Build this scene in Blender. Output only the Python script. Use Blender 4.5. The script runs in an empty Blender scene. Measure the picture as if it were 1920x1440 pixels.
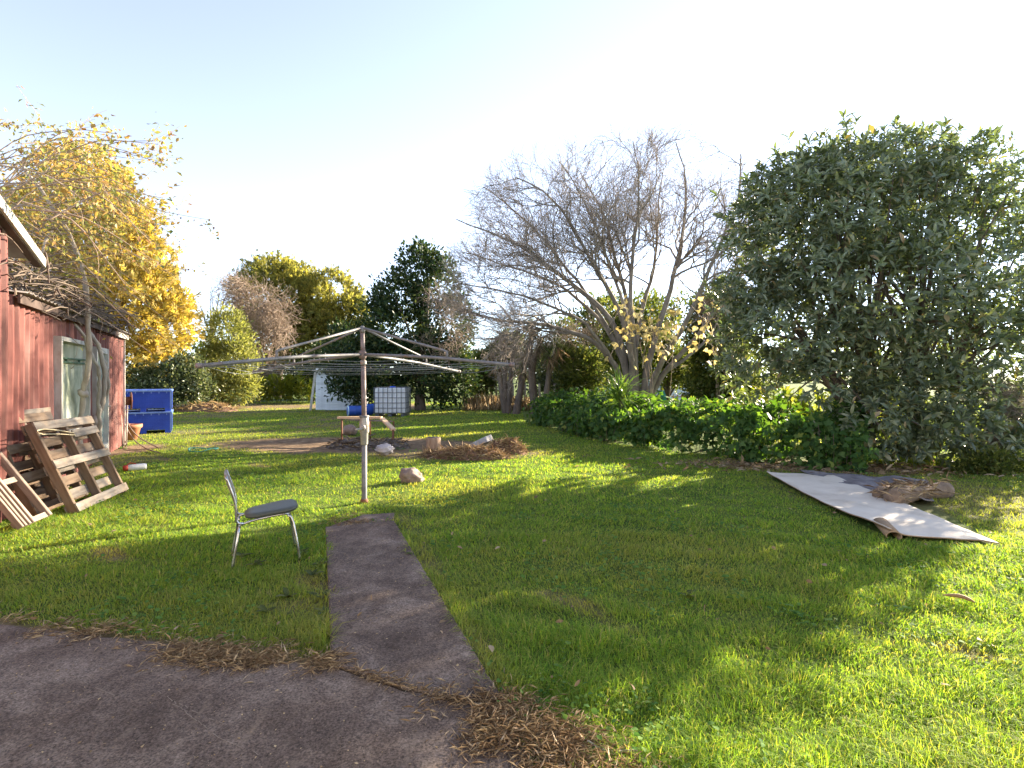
import bpy, math, random
import numpy as np
from mathutils import Matrix, Vector, Euler

# ------------------------------------------------------------------ camera, sky, sun
scene = bpy.context.scene
COL = scene.collection
R = math.radians
EYE, FPX, HOR = 1.6, 1020.0, 704.0          # eye height, focal length and horizon in photo pixels
SUN_AZ, SUN_EL = 52.5, 18.0                  # degrees right of the view axis, above the horizon

cam_d = bpy.data.cameras.new('camera')
cam_d.sensor_width = 36.0
cam_d.lens = FPX / 1920 * 36
cam_d.shift_y = -16 / 1920
cam_d.clip_start, cam_d.clip_end = 0.05, 3000
cam = bpy.data.objects.new('camera', cam_d)
COL.objects.link(cam)
cam.location = (0, 0, EYE)
cam.rotation_euler = (R(90), 0, 0)
scene.camera = cam

world = bpy.data.worlds.new('World')
scene.world = world
world.use_nodes = True
wn, wl = world.node_tree.nodes, world.node_tree.links
wn.clear()
sky = wn.new('ShaderNodeTexSky')
sky.sky_type = 'NISHITA'
sky.sun_disc = False
sky.sun_elevation = R(SUN_EL)
sky.sun_rotation = R(SUN_AZ)
sky.altitude = 0
sky.air_density = 0.8
sky.dust_density = 0.05
sky.ozone_density = 5.0
bg = wn.new('ShaderNodeBackground')
bg.inputs['Strength'].default_value = 0.088
wo = wn.new('ShaderNodeOutputWorld')
sky_pale = wn.new('ShaderNodeHueSaturation')          # desaturated to a paler, more neutral sky all over
sky_pale.inputs['Saturation'].default_value = 0.54
wl.new(sky.outputs[0], sky_pale.inputs['Color'])
wl.new(sky_pale.outputs[0], bg.inputs['Color'])
wl.new(bg.outputs[0], wo.inputs['Surface'])

sun_d = bpy.data.lights.new('sun', 'SUN')
sun_d.energy = 5.0
sun_d.angle = R(0.55)
sun_d.color = (1.0, 0.86, 0.66)
sun = bpy.data.objects.new('sun', sun_d)
COL.objects.link(sun)
_sd = Vector((math.sin(R(SUN_AZ)) * math.cos(R(SUN_EL)), math.cos(R(SUN_AZ)) * math.cos(R(SUN_EL)), math.sin(R(SUN_EL))))
sun.rotation_euler = _sd.to_track_quat('Z', 'Y').to_euler()
sun.location = _sd * 60

vs = scene.view_settings
vs.view_transform = 'Standard'
vs.look = 'None'
vs.gamma = 1.0
vs.exposure = 2.5
vs.use_curve_mapping = False
scene.render.engine = 'CYCLES'
scene.cycles.max_bounces = 12
scene.cycles.diffuse_bounces = 8
scene.cycles.transmission_bounces = 8
scene.cycles.use_denoising = True

# ------------------------------------------------------------------ helpers
rng = np.random.default_rng(7)
random.seed(7)


def gp(px, py):
    """ground point seen at a photo pixel"""
    Y = EYE * FPX / (py - HOR)
    return ((px - 960) / FPX * Y, Y)


def at(px, py, Y):
    """point at depth Y seen at a photo pixel"""
    return Vector(((px - 960) / FPX * Y, Y, EYE + (HOR - py) / FPX * Y))


def norm(a):
    return a / np.maximum(np.linalg.norm(a, axis=-1, keepdims=True), 1e-9)


def snoise(p, f, seed=0):
    """cheap smooth pseudo noise, about -1..1"""
    r = np.random.default_rng(1000 + seed)
    p = np.asarray(p, float)
    out = np.zeros(p.shape[:-1])
    for i in range(6):
        k = r.normal(size=p.shape[-1]) * f * (1 + 0.35 * i)
        out += np.sin(p @ k + r.uniform(0, 6.28)) / (1 + 0.25 * i)
    return out / 2.6


# ---- materials
def new_mat(name):
    m = bpy.data.materials.new(name)
    m.use_nodes = True
    nt = m.node_tree
    nt.nodes.clear()
    out = nt.nodes.new('ShaderNodeOutputMaterial')
    return m, nt, out


def ramp(nt, src, stops):
    n = nt.nodes.new('ShaderNodeValToRGB')
    el = n.color_ramp.elements
    while len(el) < len(stops):
        el.new(0.5)
    for e, (p, c) in zip(el, stops):
        e.position = p
        e.color = (c[0], c[1], c[2], 1)
    nt.links.new(src, n.inputs[0])
    return n.outputs[0]


def tex_noise(nt, scale, detail=4, rough=0.6, coord='Object', stretch=None, dist=0.0):
    tc = nt.nodes.new('ShaderNodeTexCoord')
    src = tc.outputs[coord]
    if stretch:
        mp = nt.nodes.new('ShaderNodeMapping')
        mp.inputs['Scale'].default_value = stretch
        nt.links.new(src, mp.inputs[0])
        src = mp.outputs[0]
    n = nt.nodes.new('ShaderNodeTexNoise')
    n.inputs['Scale'].default_value = scale
    n.inputs['Detail'].default_value = detail
    n.inputs['Roughness'].default_value = rough
    n.inputs['Distortion'].default_value = dist
    nt.links.new(src, n.inputs['Vector'])
    return n.outputs['Fac']


def mixc(nt, fac, a, b, mode='MIX'):
    n = nt.nodes.new('ShaderNodeMix')
    n.data_type = 'RGBA'
    n.blend_type = mode
    for sock, v in ((n.inputs[0], fac), (n.inputs[6], a), (n.inputs[7], b)):
        if isinstance(v, (int, float)):
            sock.default_value = v
        elif isinstance(v, tuple):
            sock.default_value = (v[0], v[1], v[2], 1)
        else:
            nt.links.new(v, sock)
    return n.outputs[2]


def leaf_mat(name, stops, trans=0.45, rough=0.45, spec=0.3, tint=(1.0, 1.0, 0.55), attr_dry=None):
    """leaf: every leaf (mesh island) picks its own tone; light passes through it"""
    m, nt, out = new_mat(name)
    g = nt.nodes.new('ShaderNodeNewGeometry')
    col = ramp(nt, g.outputs['Random Per Island'], stops)
    if attr_dry:
        a = nt.nodes.new('ShaderNodeAttribute')
        a.attribute_name = 'dry'
        col = mixc(nt, a.outputs['Fac'], col, attr_dry)
    p = nt.nodes.new('ShaderNodeBsdfPrincipled')
    p.inputs['Roughness'].default_value = rough
    p.inputs['Specular IOR Level'].default_value = spec
    nt.links.new(col, p.inputs['Base Color'])
    t = nt.nodes.new('ShaderNodeBsdfTranslucent')
    tc = mixc(nt, 1.0, col, (tint[0] * 1.6, tint[1] * 1.6, tint[2] * 1.6), 'MULTIPLY')
    nt.links.new(tc, t.inputs['Color'])
    mx = nt.nodes.new('ShaderNodeMixShader')
    mx.inputs[0].default_value = trans
    nt.links.new(p.outputs[0], mx.inputs[1])
    nt.links.new(t.outputs[0], mx.inputs[2])
    nt.links.new(mx.outputs[0], out.inputs['Surface'])
    return m


def surf_mat(name, stops, scale=6, detail=5, rough=0.8, bump=0.3, bscale=None, stretch=None, metal=0.0,
             spec=0.4, rand=0.0, dist=0.0, bdist=0.01, second=None):
    m, nt, out = new_mat(name)
    f = tex_noise(nt, scale, detail, 0.62, 'Object', stretch, dist)
    col = ramp(nt, f, stops)
    if second:
        f2 = tex_noise(nt, second[0], 3, 0.5, 'Object', second[3] if len(second) > 3 else None)
        k = ramp(nt, f2, [(second[1][0], (0, 0, 0)), (second[1][1], (1, 1, 1))])
        col = mixc(nt, k, col, second[2])
    if rand:
        oi = nt.nodes.new('ShaderNodeObjectInfo')
        mr = nt.nodes.new('ShaderNodeMapRange')
        mr.inputs['To Min'].default_value = 1 - rand
        mr.inputs['To Max'].default_value = 1 + rand
        nt.links.new(oi.outputs['Random'], mr.inputs['Value'])
        cb = nt.nodes.new('ShaderNodeCombineColor')
        for i in range(3):
            nt.links.new(mr.outputs[0], cb.inputs[i])
        col = mixc(nt, 1.0, col, cb.outputs[0], 'MULTIPLY')
    p = nt.nodes.new('ShaderNodeBsdfPrincipled')
    p.inputs['Roughness'].default_value = rough
    p.inputs['Metallic'].default_value = metal
    p.inputs['Specular IOR Level'].default_value = spec
    nt.links.new(col, p.inputs['Base Color'])
    if bump:
        b = nt.nodes.new('ShaderNodeBump')
        b.inputs['Strength'].default_value = bump
        b.inputs['Distance'].default_value = bdist
        fb = tex_noise(nt, bscale or scale * 4, 5, 0.65, 'Object', stretch)
        nt.links.new(fb, b.inputs['Height'])
        nt.links.new(b.outputs[0], p.inputs['Normal'])
    nt.links.new(p.outputs[0], out.inputs['Surface'])
    return m


# ---- objects
def finish(o, mat=None, parent=None, smooth=False):
    COL.objects.link(o)
    if mat:
        o.data.materials.append(mat)
    if parent:
        o.parent = parent
    if smooth:
        o.data.polygons.foreach_set('use_smooth', np.ones(len(o.data.polygons), bool))
    return o


def mesh_arr(name, V, F, mat, parent=None, smooth=False, attr=None):
    """mesh from numpy: V (n,3), F (m,k) one polygon size"""
    me = bpy.data.meshes.new(name)
    V = np.ascontiguousarray(V, np.float32)
    F = np.ascontiguousarray(F, np.int32)
    me.vertices.add(len(V))
    me.vertices.foreach_set('co', V.ravel())
    m, k = F.shape
    me.loops.add(m * k)
    me.loops.foreach_set('vertex_index', F.ravel())
    me.polygons.add(m)
    me.polygons.foreach_set('loop_start', np.arange(0, m * k, k, dtype=np.int32))
    me.polygons.foreach_set('loop_total', np.full(m, k, np.int32))
    me.update(calc_edges=True)
    if attr is not None:
        a = me.attributes.new('dry', 'FLOAT', 'POINT')
        a.data.foreach_set('value', np.ascontiguousarray(attr, np.float32))
    o = bpy.data.objects.new(name, me)
    return finish(o, mat, parent, smooth)


def tag(o, label=None, cat=None, group=None, kind=None):
    if label: o['label'] = label
    if cat: o['category'] = cat
    if group: o['group'] = group
    if kind: o['kind'] = kind
    return o


def empty(name, loc=(0, 0, 0), label=None, cat=None, group=None, rot=None):
    o = bpy.data.objects.new(name, None)
    COL.objects.link(o)
    o.empty_display_size = 0.2
    o.location = loc
    if rot: o.rotation_euler = rot
    return tag(o, label, cat, group)


class MB:
    """collects simple solids into one mesh"""
    def __init__(s):
        s.v, s.f = [], []

    def add(s, v, f):
        n = len(s.v)
        s.v += [tuple(p) for p in v]
        s.f += [tuple(i + n for i in q) for q in f]
        return s

    def box(s, c, d, M=None):
        x, y, z = d[0] / 2, d[1] / 2, d[2] / 2
        v = [Vector((a * x, b * y, e * z)) for e in (-1, 1) for b in (-1, 1) for a in (-1, 1)]
        if M is not None: v = [M @ p for p in v]
        v = [p + Vector(c) for p in v]
        return s.add(v, [(0, 2, 3, 1), (4, 5, 7, 6), (0, 1, 5, 4), (2, 6, 7, 3), (0, 4, 6, 2), (1, 3, 7, 5)])

    def bar(s, a, b, w, h, up=(0, 0, 1)):
        a, b = Vector(a), Vector(b)
        x = (b - a)
        L = x.length
        x.normalize()
        z = Vector(up) - x * x.dot(Vector(up))
        if z.length < 1e-4: z = Vector((1, 0, 0)) - x * x.x
        z.normalize()
        y = z.cross(x)
        M = Matrix((x, y, z)).transposed()
        return s.box((a + b) / 2, (L, w, h), M)

    def tube(s, pts, rad, n=8, cap=True):
        pts = [Vector(p) for p in pts]
        if not hasattr(rad, '__len__'): rad = [rad] * len(pts)
        rings = []
        ref = None
        for i, p in enumerate(pts):
            t = (pts[min(i + 1, len(pts) - 1)] - pts[max(i - 1, 0)]).normalized()
            if ref is None:
                ref = Vector((0, 0, 1)) if abs(t.z) < 0.9 else Vector((1, 0, 0))
            a = (ref - t * ref.dot(t)).normalized()
            ref = a
            b = t.cross(a)
            rings.append([p + (a * math.cos(2 * math.pi * k / n) + b * math.sin(2 * math.pi * k / n)) * rad[i] for k in range(n)])
        v = [q for r_ in rings for q in r_]
        f = [(i * n + k, i * n + (k + 1) % n, (i + 1) * n + (k + 1) % n, (i + 1) * n + k)
             for i in range(len(pts) - 1) for k in range(n)]
        if cap:
            f.append(tuple(reversed(range(n))))
            f.append(tuple((len(pts) - 1) * n + k for k in range(n)))
        return s.add(v, f)

    def lathe(s, prof, n=16, c=(0, 0, 0), M=None):
        v = []
        for r_, z in prof:
            for k in range(n):
                p = Vector((r_ * math.cos(2 * math.pi * k / n), r_ * math.sin(2 * math.pi * k / n), z))
                v.append((M @ p if M is not None else p) + Vector(c))
        f = [(i * n + k, i * n + (k + 1) % n, (i + 1) * n + (k + 1) % n, (i + 1) * n + k)
             for i in range(len(prof) - 1) for k in range(n)]
        f.append(tuple(reversed(range(n))))
        f.append(tuple((len(prof) - 1) * n + k for k in range(n)))
        return s.add(v, f)

    def build(s, name, mat, parent=None, smooth=False):
        me = bpy.data.meshes.new(name)
        me.from_pydata([tuple(p) for p in s.v], [], s.f)
        me.update()
        o = bpy.data.objects.new(name, me)
        finish(o, mat, parent, smooth)
        return o


def bevel(o, w=0.004, seg=2):
    m = o.modifiers.new('bevel', 'BEVEL')
    m.width = w
    m.segments = seg
    m.limit_method = 'ANGLE'
    return o


_board_cache = {}
def board(parent, name, mat, dims, loc, rot=None, key=None):
    """one plank: long axis local X, slightly chamfered; alike planks share their mesh"""
    k = (tuple(round(d, 3) for d in dims), mat.name)
    if k not in _board_cache:
        L, W, T = dims
        c = min(W, T) * 0.12
        prof = [(-W / 2 + c, -T / 2), (W / 2 - c, -T / 2), (W / 2, -T / 2 + c), (W / 2, T / 2 - c),
                (W / 2 - c, T / 2), (-W / 2 + c, T / 2), (-W / 2, T / 2 - c), (-W / 2, -T / 2 + c)]
        v = [(x, y, z) for x in (-L / 2, L / 2) for y, z in prof]
        f = [(i, (i + 1) % 8, 8 + (i + 1) % 8, 8 + i) for i in range(8)] + [tuple(reversed(range(8))), tuple(range(8, 16))]
        me = bpy.data.meshes.new(name)
        me.from_pydata(v, [], f)
        me.materials.append(mat)
        _board_cache[k] = me
    o = bpy.data.objects.new(name, _board_cache[k])
    COL.objects.link(o)
    o.parent = parent
    M = Matrix.Translation(loc)
    if rot is not None: M = M @ rot.to_4x4()
    o.matrix_local = M
    return o


# ---- plants
def ribbons(P, Rr, sides):
    """tubes for many polylines at once: P (M,N,3), Rr (M,N)"""
    M, N, _ = P.shape
    T = np.empty_like(P)
    T[:, 1:-1] = P[:, 2:] - P[:, :-2]
    T[:, 0] = P[:, 1] - P[:, 0]
    T[:, -1] = P[:, -1] - P[:, -2]
    T = norm(T)
    mean = norm(P[:, -1] - P[:, 0])
    ref = np.where(np.abs(mean[:, 2:3]) < 0.8, np.array([[0.05, 0.03, 1.0]]), np.array([[1.0, 0.1, 0.02]]))[:, None, :]
    A = norm(np.cross(T, np.broadcast_to(ref, T.shape)))
    B = np.cross(T, A)
    ang = np.arange(sides) * 2 * np.pi / sides
    V = P[:, :, None, :] + Rr[:, :, None, None] * (A[:, :, None, :] * np.cos(ang)[None, None, :, None] + B[:, :, None, :] * np.sin(ang)[None, None, :, None])
    idx = np.arange(M * N * sides).reshape(M, N, sides)
    a, b = idx[:, :-1, :], idx[:, 1:, :]
    F = np.stack([a, np.roll(a, -1, 2), np.roll(b, -1, 2), b], -1).reshape(-1, 4)
    return V.reshape(-1, 3), F


def join(parts):
    V, F, n = [], [], 0
    for v, f in parts:
        V.append(v)
        F.append(f + n)
        n += len(v)
    return np.concatenate(V), np.concatenate(F)


def resample(pts, n):
    pts = np.asarray(pts, float)
    d = np.r_[0, np.cumsum(np.linalg.norm(np.diff(pts, axis=0), axis=1))]
    t = np.linspace(0, d[-1], n)
    # smooth (Catmull-Rom like) by cubic interpolation of each axis
    out = np.stack([np.interp(t, d, pts[:, i]) for i in range(3)], 1)
    for _ in range(max(1, n // 6)):
        out[1:-1] = 0.25 * out[:-2] + 0.5 * out[1:-1] + 0.25 * out[2:]
    return out


def sprout(P, Rr, nchild, length, ang, npts, wander=0.18, up=0.05, tmin=0.2, rfac=0.6, rmin=0.003, taper=0.35, lenvar=0.4, tip=True, outward=None):
    """children of every polyline: returns (P2, R2)"""
    M, N, _ = P.shape
    K = M * nchild
    pi = np.repeat(np.arange(M), nchild)
    t = tmin + (1 - tmin) * rng.random(K)
    if tip:
        t[::nchild] = 0.99
    x = t * (N - 1)
    i0 = np.minimum(x.astype(int), N - 2)
    fr = (x - i0)[:, None]
    base = P[pi, i0] * (1 - fr) + P[pi, i0 + 1] * fr
    tan = norm(P[pi, i0 + 1] - P[pi, i0])
    rp = Rr[pi, i0] * (1 - fr[:, 0]) + Rr[pi, i0 + 1] * fr[:, 0]
    perp = norm(np.cross(tan, rng.normal(size=(K, 3))))
    a = R(ang) * (0.55 + 0.9 * rng.random(K))[:, None]
    d = np.cos(a) * tan + np.sin(a) * perp
    if outward is not None:
        d = d + 0.35 * norm(base - outward)
    L = length * (1 - lenvar + 2 * lenvar * rng.random(K)) * (1.1 - 0.45 * t)
    Q = np.empty((K, npts, 3))
    Q[:, 0] = base
    d = norm(d)
    for i in range(1, npts):
        d = norm(d + wander * rng.normal(size=(K, 3)) + np.array([0, 0, up]))
        Q[:, i] = Q[:, i - 1] + d * (L / (npts - 1))[:, None]
    r0 = np.maximum(rp * rfac, rmin)
    R2 = r0[:, None] * np.linspace(1, taper, npts)[None, :]
    return Q, np.maximum(R2, rmin * 0.6)


LEAF2 = (np.array([[0, 0, 0], [0.45, 0.5, 0.10], [1, 0, 0], [0.45, -0.5, 0.10]]), np.array([[0, 2, 1], [0, 3, 2]]))
LEAF_LONG = (np.array([[0, 0, 0], [0.3, 0.42, 0.08], [0.68, 0.40, 0.02], [1, 0, -0.16], [0.68, -0.40, 0.02], [0.3, -0.42, 0.08], [0.5, 0, 0.0]]),
             np.array([[0, 6, 1], [1, 6, 2], [2, 6, 3], [3, 6, 4], [4, 6, 5], [5, 6, 0]]))
LEAF_IVY = (np.array([[0, 0, 0], [0.05, 0.38, 0.05], [0.42, 0.62, 0.0], [0.5, 0.3, 0.06], [1, 0, -0.12], [0.5, -0.3, 0.06], [0.42, -0.62, 0.0], [0.05, -0.38, 0.05], [0.4, 0, 0.0]]),
            np.array([[0, 8, 1], [1, 8, 2], [2, 8, 3], [3, 8, 4], [4, 8, 5], [5, 8, 6], [6, 8, 7], [7, 8, 0]]))


def spray(n=6, seed=1):
    """flat feathery conifer spray made of thin leaflets"""
    r = np.random.default_rng(seed)
    V, F = [], []
    for i in range(n):
        s = i / n
        side = 1 if i % 2 else -1
        a = side * (0.25 + 0.6 * r.random()) if i else 0
        L = 0.45 * (1.15 - 0.6 * s) if i else 0.5
        b = np.array([0.55 * s, 0, 0.05 * r.normal()])
        d = np.array([math.cos(a), math.sin(a), 0.12 * r.normal()])
        w = np.array([-math.sin(a), math.cos(a), 0]) * 0.075
        k = len(V)
        V += [b, b + d * L * 0.5 + w, b + d * L, b + d * L * 0.5 - w]
        F += [[k, k + 2, k + 1], [k, k + 3, k + 2]]
    return np.array(V), np.array(F)


def leaves(pos, axis, nrm, size, base, wid=0.5, wj=0.2):
    """place a leaf shape: pos/axis/nrm (n,3), size (n,)"""
    bv, bf = base
    X = norm(axis)
    Yv = norm(np.cross(nrm, X))
    Z = np.cross(X, Yv)
    w = (wid * (1 + wj * rng.normal(size=len(pos))))[:, None, None]
    V = pos[:, None, :] + size[:, None, None] * (bv[None, :, 0:1] * X[:, None, :] + bv[None, :, 1:2] * w * Yv[:, None, :] + bv[None, :, 2:3] * Z[:, None, :])
    k = len(bv)
    F = bf[None] + (np.arange(len(pos)) * k)[:, None, None]
    return V.reshape(-1, 3), F.reshape(-1, bf.shape[1])


def crown_points(blobs, n, shell=0.6, gap=None, gap_f=1.2, seed=0, zmin=None):
    """points in the outer part of a union of ellipsoids, with holes; returns pos, outward"""
    C = np.array([b[0] for b in blobs], float)
    Rd = np.array([b[1] for b in blobs], float)
    w = (Rd[:, 0] * Rd[:, 1] * Rd[:, 2]) ** (2 / 3)
    bi = rng.choice(len(blobs), size=n * 3, p=w / w.sum())
    d = norm(rng.normal(size=(n * 3, 3)))
    rr = shell + (1 - shell) * rng.random(n * 3) ** 0.6
    rr *= 1 + 0.16 * snoise(d * 2.2 + C[bi], 1.4, seed)
    pos = C[bi] + d * rr[:, None] * Rd[bi]
    keep = np.ones(len(pos), bool)
    for c, r_ in zip(C, Rd):
        q = np.linalg.norm((pos - c) / r_, axis=1)
        keep &= q > shell * 0.82
    if gap is not None:
        keep &= snoise(pos, gap_f, seed + 5) > gap
    if zmin is not None:
        keep &= pos[:, 2] > zmin
    pos = pos[keep][:n]
    out = norm(d[keep][:n] / Rd[bi][keep][:n])
    return pos, out


def foliage(name, parent, mat, blobs, n, per, size, clump, base=LEAF2, wid=0.5, shell=0.6, gap=-0.35, gap_f=1.2,
            up=0.3, droop=0.0, jitter=0.8, seed=0, zmin=0.05):
    pos, out = crown_points(blobs, n, shell, gap, gap_f, seed, zmin)
    m = len(pos)
    P = np.repeat(pos, per, 0) + rng.normal(size=(m * per, 3)) * clump
    O = np.repeat(out, per, 0)
    ax = O + jitter * rng.normal(size=(m * per, 3)) + np.array([0, 0, up - droop])
    nr = norm(O * 0.5 + np.array([0, 0, 1.0]) + 0.6 * rng.normal(size=(m * per, 3)))
    P[:, 2] = np.maximum(P[:, 2], 0.03)
    sz = size * (0.65 + 0.7 * rng.random(m * per))
    V, F = leaves(P, ax, nr, sz, base, wid)
    V[:, 2] = np.maximum(V[:, 2], 0.012)
    o = mesh_arr(name, V, F, mat, parent)
    o['kind'] = 'stuff'
    return pos


def limbs(name, parent, mat, base, fork_z, targets, r0, nlimb=14, trunk_lean=(0, 0), sides=6, sub=0, rmin=0.01):
    """trunk from base to the fork and limbs out to points in the crown"""
    base = np.asarray(base, float)
    fork = base + np.array([trunk_lean[0], trunk_lean[1], fork_z])
    tr = resample([base - [0, 0, 0.1], base + (fork - base) * 0.5 + rng.normal(size=3) * 0.03, fork], 8)
    rt = np.linspace(r0 * 1.25, r0 * 0.8, 8)
    parts = [ribbons(tr[None], rt[None], 8)]
    sel = targets[rng.choice(len(targets), min(nlimb, len(targets)), replace=False)]
    Ps = []
    for g in sel:
        g = base + (g - base) * 0.92
        mid = fork + (g - fork) * 0.5 + np.array([0, 0, 0.12 * np.linalg.norm(g - fork)]) + rng.normal(size=3) * 0.1
        st = fork - np.array([0, 0, rng.random() * fork_z * 0.3])
        Ps.append(resample([st, st + (mid - st) * 0.5 + rng.normal(size=3) * 0.05, mid, g], 9))
    Ps = np.array(Ps)
    Rs = np.repeat((np.linspace(r0 * 0.55, max(rmin, r0 * 0.1), 9))[None], len(Ps), 0)
    parts.append(ribbons(Ps, Rs, 5))
    if sub:
        Q, Rq = sprout(Ps, Rs, sub, 0.8, 45, 5, rfac=0.55, rmin=rmin * 0.6)
        parts.append(ribbons(Q, Rq, 3))
    V, F = join(parts)
    return mesh_arr(name, V, F, mat, parent, True)

# ------------------------------------------------------------------ materials
M = {}
M['bark_grey'] = surf_mat('bark_grey', [(0.3, (0.10, 0.083, 0.066)), (0.55, (0.20, 0.17, 0.137)), (0.75, (0.30, 0.27, 0.225))], 5, bump=0.6, stretch=(1, 1, 0.5))
M['bark_brown'] = surf_mat('bark_brown', [(0.3, (0.06, 0.045, 0.035)), (0.7, (0.17, 0.13, 0.10))], 6, bump=0.6, stretch=(1, 1, 0.4))
M['bark_pale'] = surf_mat('bark_pale', [(0.3, (0.25, 0.20, 0.16)), (0.6, (0.42, 0.36, 0.30)), (0.8, (0.50, 0.44, 0.37))], 7, bump=0.6, stretch=(1, 1, 0.35))
M['twig_tan'] = surf_mat('twig_tan', [(0.3, (0.20, 0.14, 0.10)), (0.7, (0.40, 0.31, 0.23))], 5, bump=0)
M['twig_grey'] = surf_mat('twig_grey', [(0.3, (0.20, 0.16, 0.13)), (0.7, (0.37, 0.31, 0.26))], 5, bump=0)
M['twig_dark'] = surf_mat('twig_dark', [(0.3, (0.07, 0.05, 0.04)), (0.7, (0.20, 0.15, 0.11))], 5, bump=0)
M['loquat'] = leaf_mat('loquat_leaf', [(0, (0.075, 0.100, 0.062)), (0.45, (0.125, 0.158, 0.095)), (0.8, (0.180, 0.205, 0.115)), (0.96, (0.24, 0.24, 0.13)), (1, (0.30, 0.20, 0.10))], 0.24, 0.40, 0.7, (1.1, 1.2, 0.4))
M['golden'] = leaf_mat('golden_conifer', [(0, (0.17, 0.155, 0.045)), (0.4, (0.34, 0.28, 0.078)), (0.8, (0.47, 0.375, 0.115)), (1, (0.42, 0.28, 0.10))], 0.40, 0.6, 0.2, (1.1, 1.0, 0.4))
M['olive'] = leaf_mat('olive_leaf', [(0, (0.09, 0.10, 0.030)), (0.5, (0.21, 0.20, 0.058)), (1, (0.36, 0.31, 0.09))], 0.55, 0.6, 0.2)
M['dark_green'] = leaf_mat('dark_green_leaf', [(0, (0.016, 0.036, 0.016)), (0.6, (0.035, 0.065, 0.022)), (1, (0.10, 0.11, 0.03))], 0.25, 0.5, 0.3)
M['lime'] = leaf_mat('lime_leaf', [(0, (0.11, 0.125, 0.035)), (0.5, (0.21, 0.225, 0.07)), (1, (0.31, 0.30, 0.10))], 0.40, 0.5, 0.3)
M['mid_green'] = leaf_mat('mid_green_leaf', [(0, (0.045, 0.07, 0.018)), (0.6, (0.10, 0.125, 0.03)), (1, (0.20, 0.20, 0.06))], 0.4, 0.5, 0.3)
M['grey_green'] = leaf_mat('grey_green_leaf', [(0, (0.035, 0.055, 0.025)), (0.6, (0.09, 0.115, 0.045)), (1, (0.28, 0.29, 0.16))], 0.25, 0.35, 0.5)
M['ivy'] = leaf_mat('vine_leaf', [(0, (0.032, 0.075, 0.022)), (0.6, (0.065, 0.13, 0.034)), (0.90, (0.10, 0.165, 0.045)), (1, (0.22, 0.25, 0.065))], 0.38, 0.55, 0.2, (1.2, 1.25, 0.3))  # palest tones put the look of sunlit leaves into the colour
M['ginger'] = leaf_mat('ginger_leaf', [(0, (0.12, 0.16, 0.02)), (0.6, (0.22, 0.25, 0.035)), (1, (0.33, 0.30, 0.05))], 0.5, 0.4, 0.35)
M['autumn'] = leaf_mat('autumn_leaf', [(0, (0.26, 0.13, 0.05)), (0.35, (0.36, 0.25, 0.08)), (0.7, (0.28, 0.26, 0.08)), (1, (0.15, 0.18, 0.06))], 0.40, 0.5, 0.3)
M['cream_leaf'] = leaf_mat('cream_leaf', [(0, (0.46, 0.35, 0.14)), (1, (0.66, 0.56, 0.30))], 0.45, 0.5, 0.3, (1, 0.97, 0.7))
M['sword'] = leaf_mat('sword_leaf', [(0, (0.04, 0.065, 0.02)), (0.6, (0.095, 0.12, 0.035)), (1, (0.22, 0.23, 0.07))], 0.3, 0.4, 0.4)
M['yucca'] = leaf_mat('yucca_leaf', [(0, (0.07, 0.14, 0.035)), (1, (0.20, 0.29, 0.06))], 0.4, 0.4, 0.4)
M['dead_leaf'] = leaf_mat('dead_leaf', [(0, (0.14, 0.09, 0.05)), (0.6, (0.28, 0.20, 0.12)), (1, (0.42, 0.33, 0.22))], 0.25, 0.7, 0.2, (1, 0.9, 0.7))
M['straw'] = leaf_mat('straw', [(0, (0.22, 0.15, 0.08)), (0.6, (0.40, 0.30, 0.17)), (1, (0.52, 0.42, 0.26))], 0.3, 0.7, 0.2, (1, 0.9, 0.7))
M['needles'] = leaf_mat('needle_litter', [(0, (0.21, 0.135, 0.08)), (0.6, (0.46, 0.34, 0.215)), (1, (0.62, 0.50, 0.34))], 0.15, 0.8, 0.2, (1, 0.9, 0.7))
M['grass'] = leaf_mat('grass_blade', [(0, (0.095, 0.190, 0.042)), (0.45, (0.180, 0.300, 0.058)), (0.82, (0.275, 0.360, 0.072)), (0.92, (0.33, 0.35, 0.09)), (1, (0.45, 0.39, 0.20))], 0.52, 0.7, 0.08, (1.2, 1.15, 0.3), attr_dry=(0.38, 0.31, 0.14))

# weathered timber
M['pallet_wood'] = surf_mat('pallet_wood', [(0.25, (0.095, 0.06, 0.038)), (0.5, (0.185, 0.125, 0.08)), (0.8, (0.27, 0.195, 0.13))], 5, 6, 0.85, 0.5, 30, (0.5, 6, 6), rand=0.18,
                            second=(3.0, (0.48, 0.74), (0.21, 0.17, 0.135)))
M['pallet_grey'] = surf_mat('pallet_grey', [(0.25, (0.11, 0.085, 0.065)), (0.5, (0.20, 0.17, 0.142)), (0.8, (0.30, 0.27, 0.235))], 5, 6, 0.85, 0.5, 30, (0.5, 6, 6), rand=0.2,
                            second=(3.0, (0.48, 0.75), (0.40, 0.29, 0.19)))
M['frame_wood'] = surf_mat('frame_wood', [(0.25, (0.16, 0.11, 0.08)), (0.6, (0.27, 0.21, 0.165)), (0.85, (0.36, 0.305, 0.255))], 5, 6, 0.85, 0.4, 30, (0.5, 6, 6), rand=0.12)
M['plank_orange'] = surf_mat('plank_orange', [(0.25, (0.52, 0.33, 0.18)), (0.7, (0.72, 0.52, 0.34))], 5, 5, 0.7, 0.3, 30, (0.5, 6, 6), rand=0.1)
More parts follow.
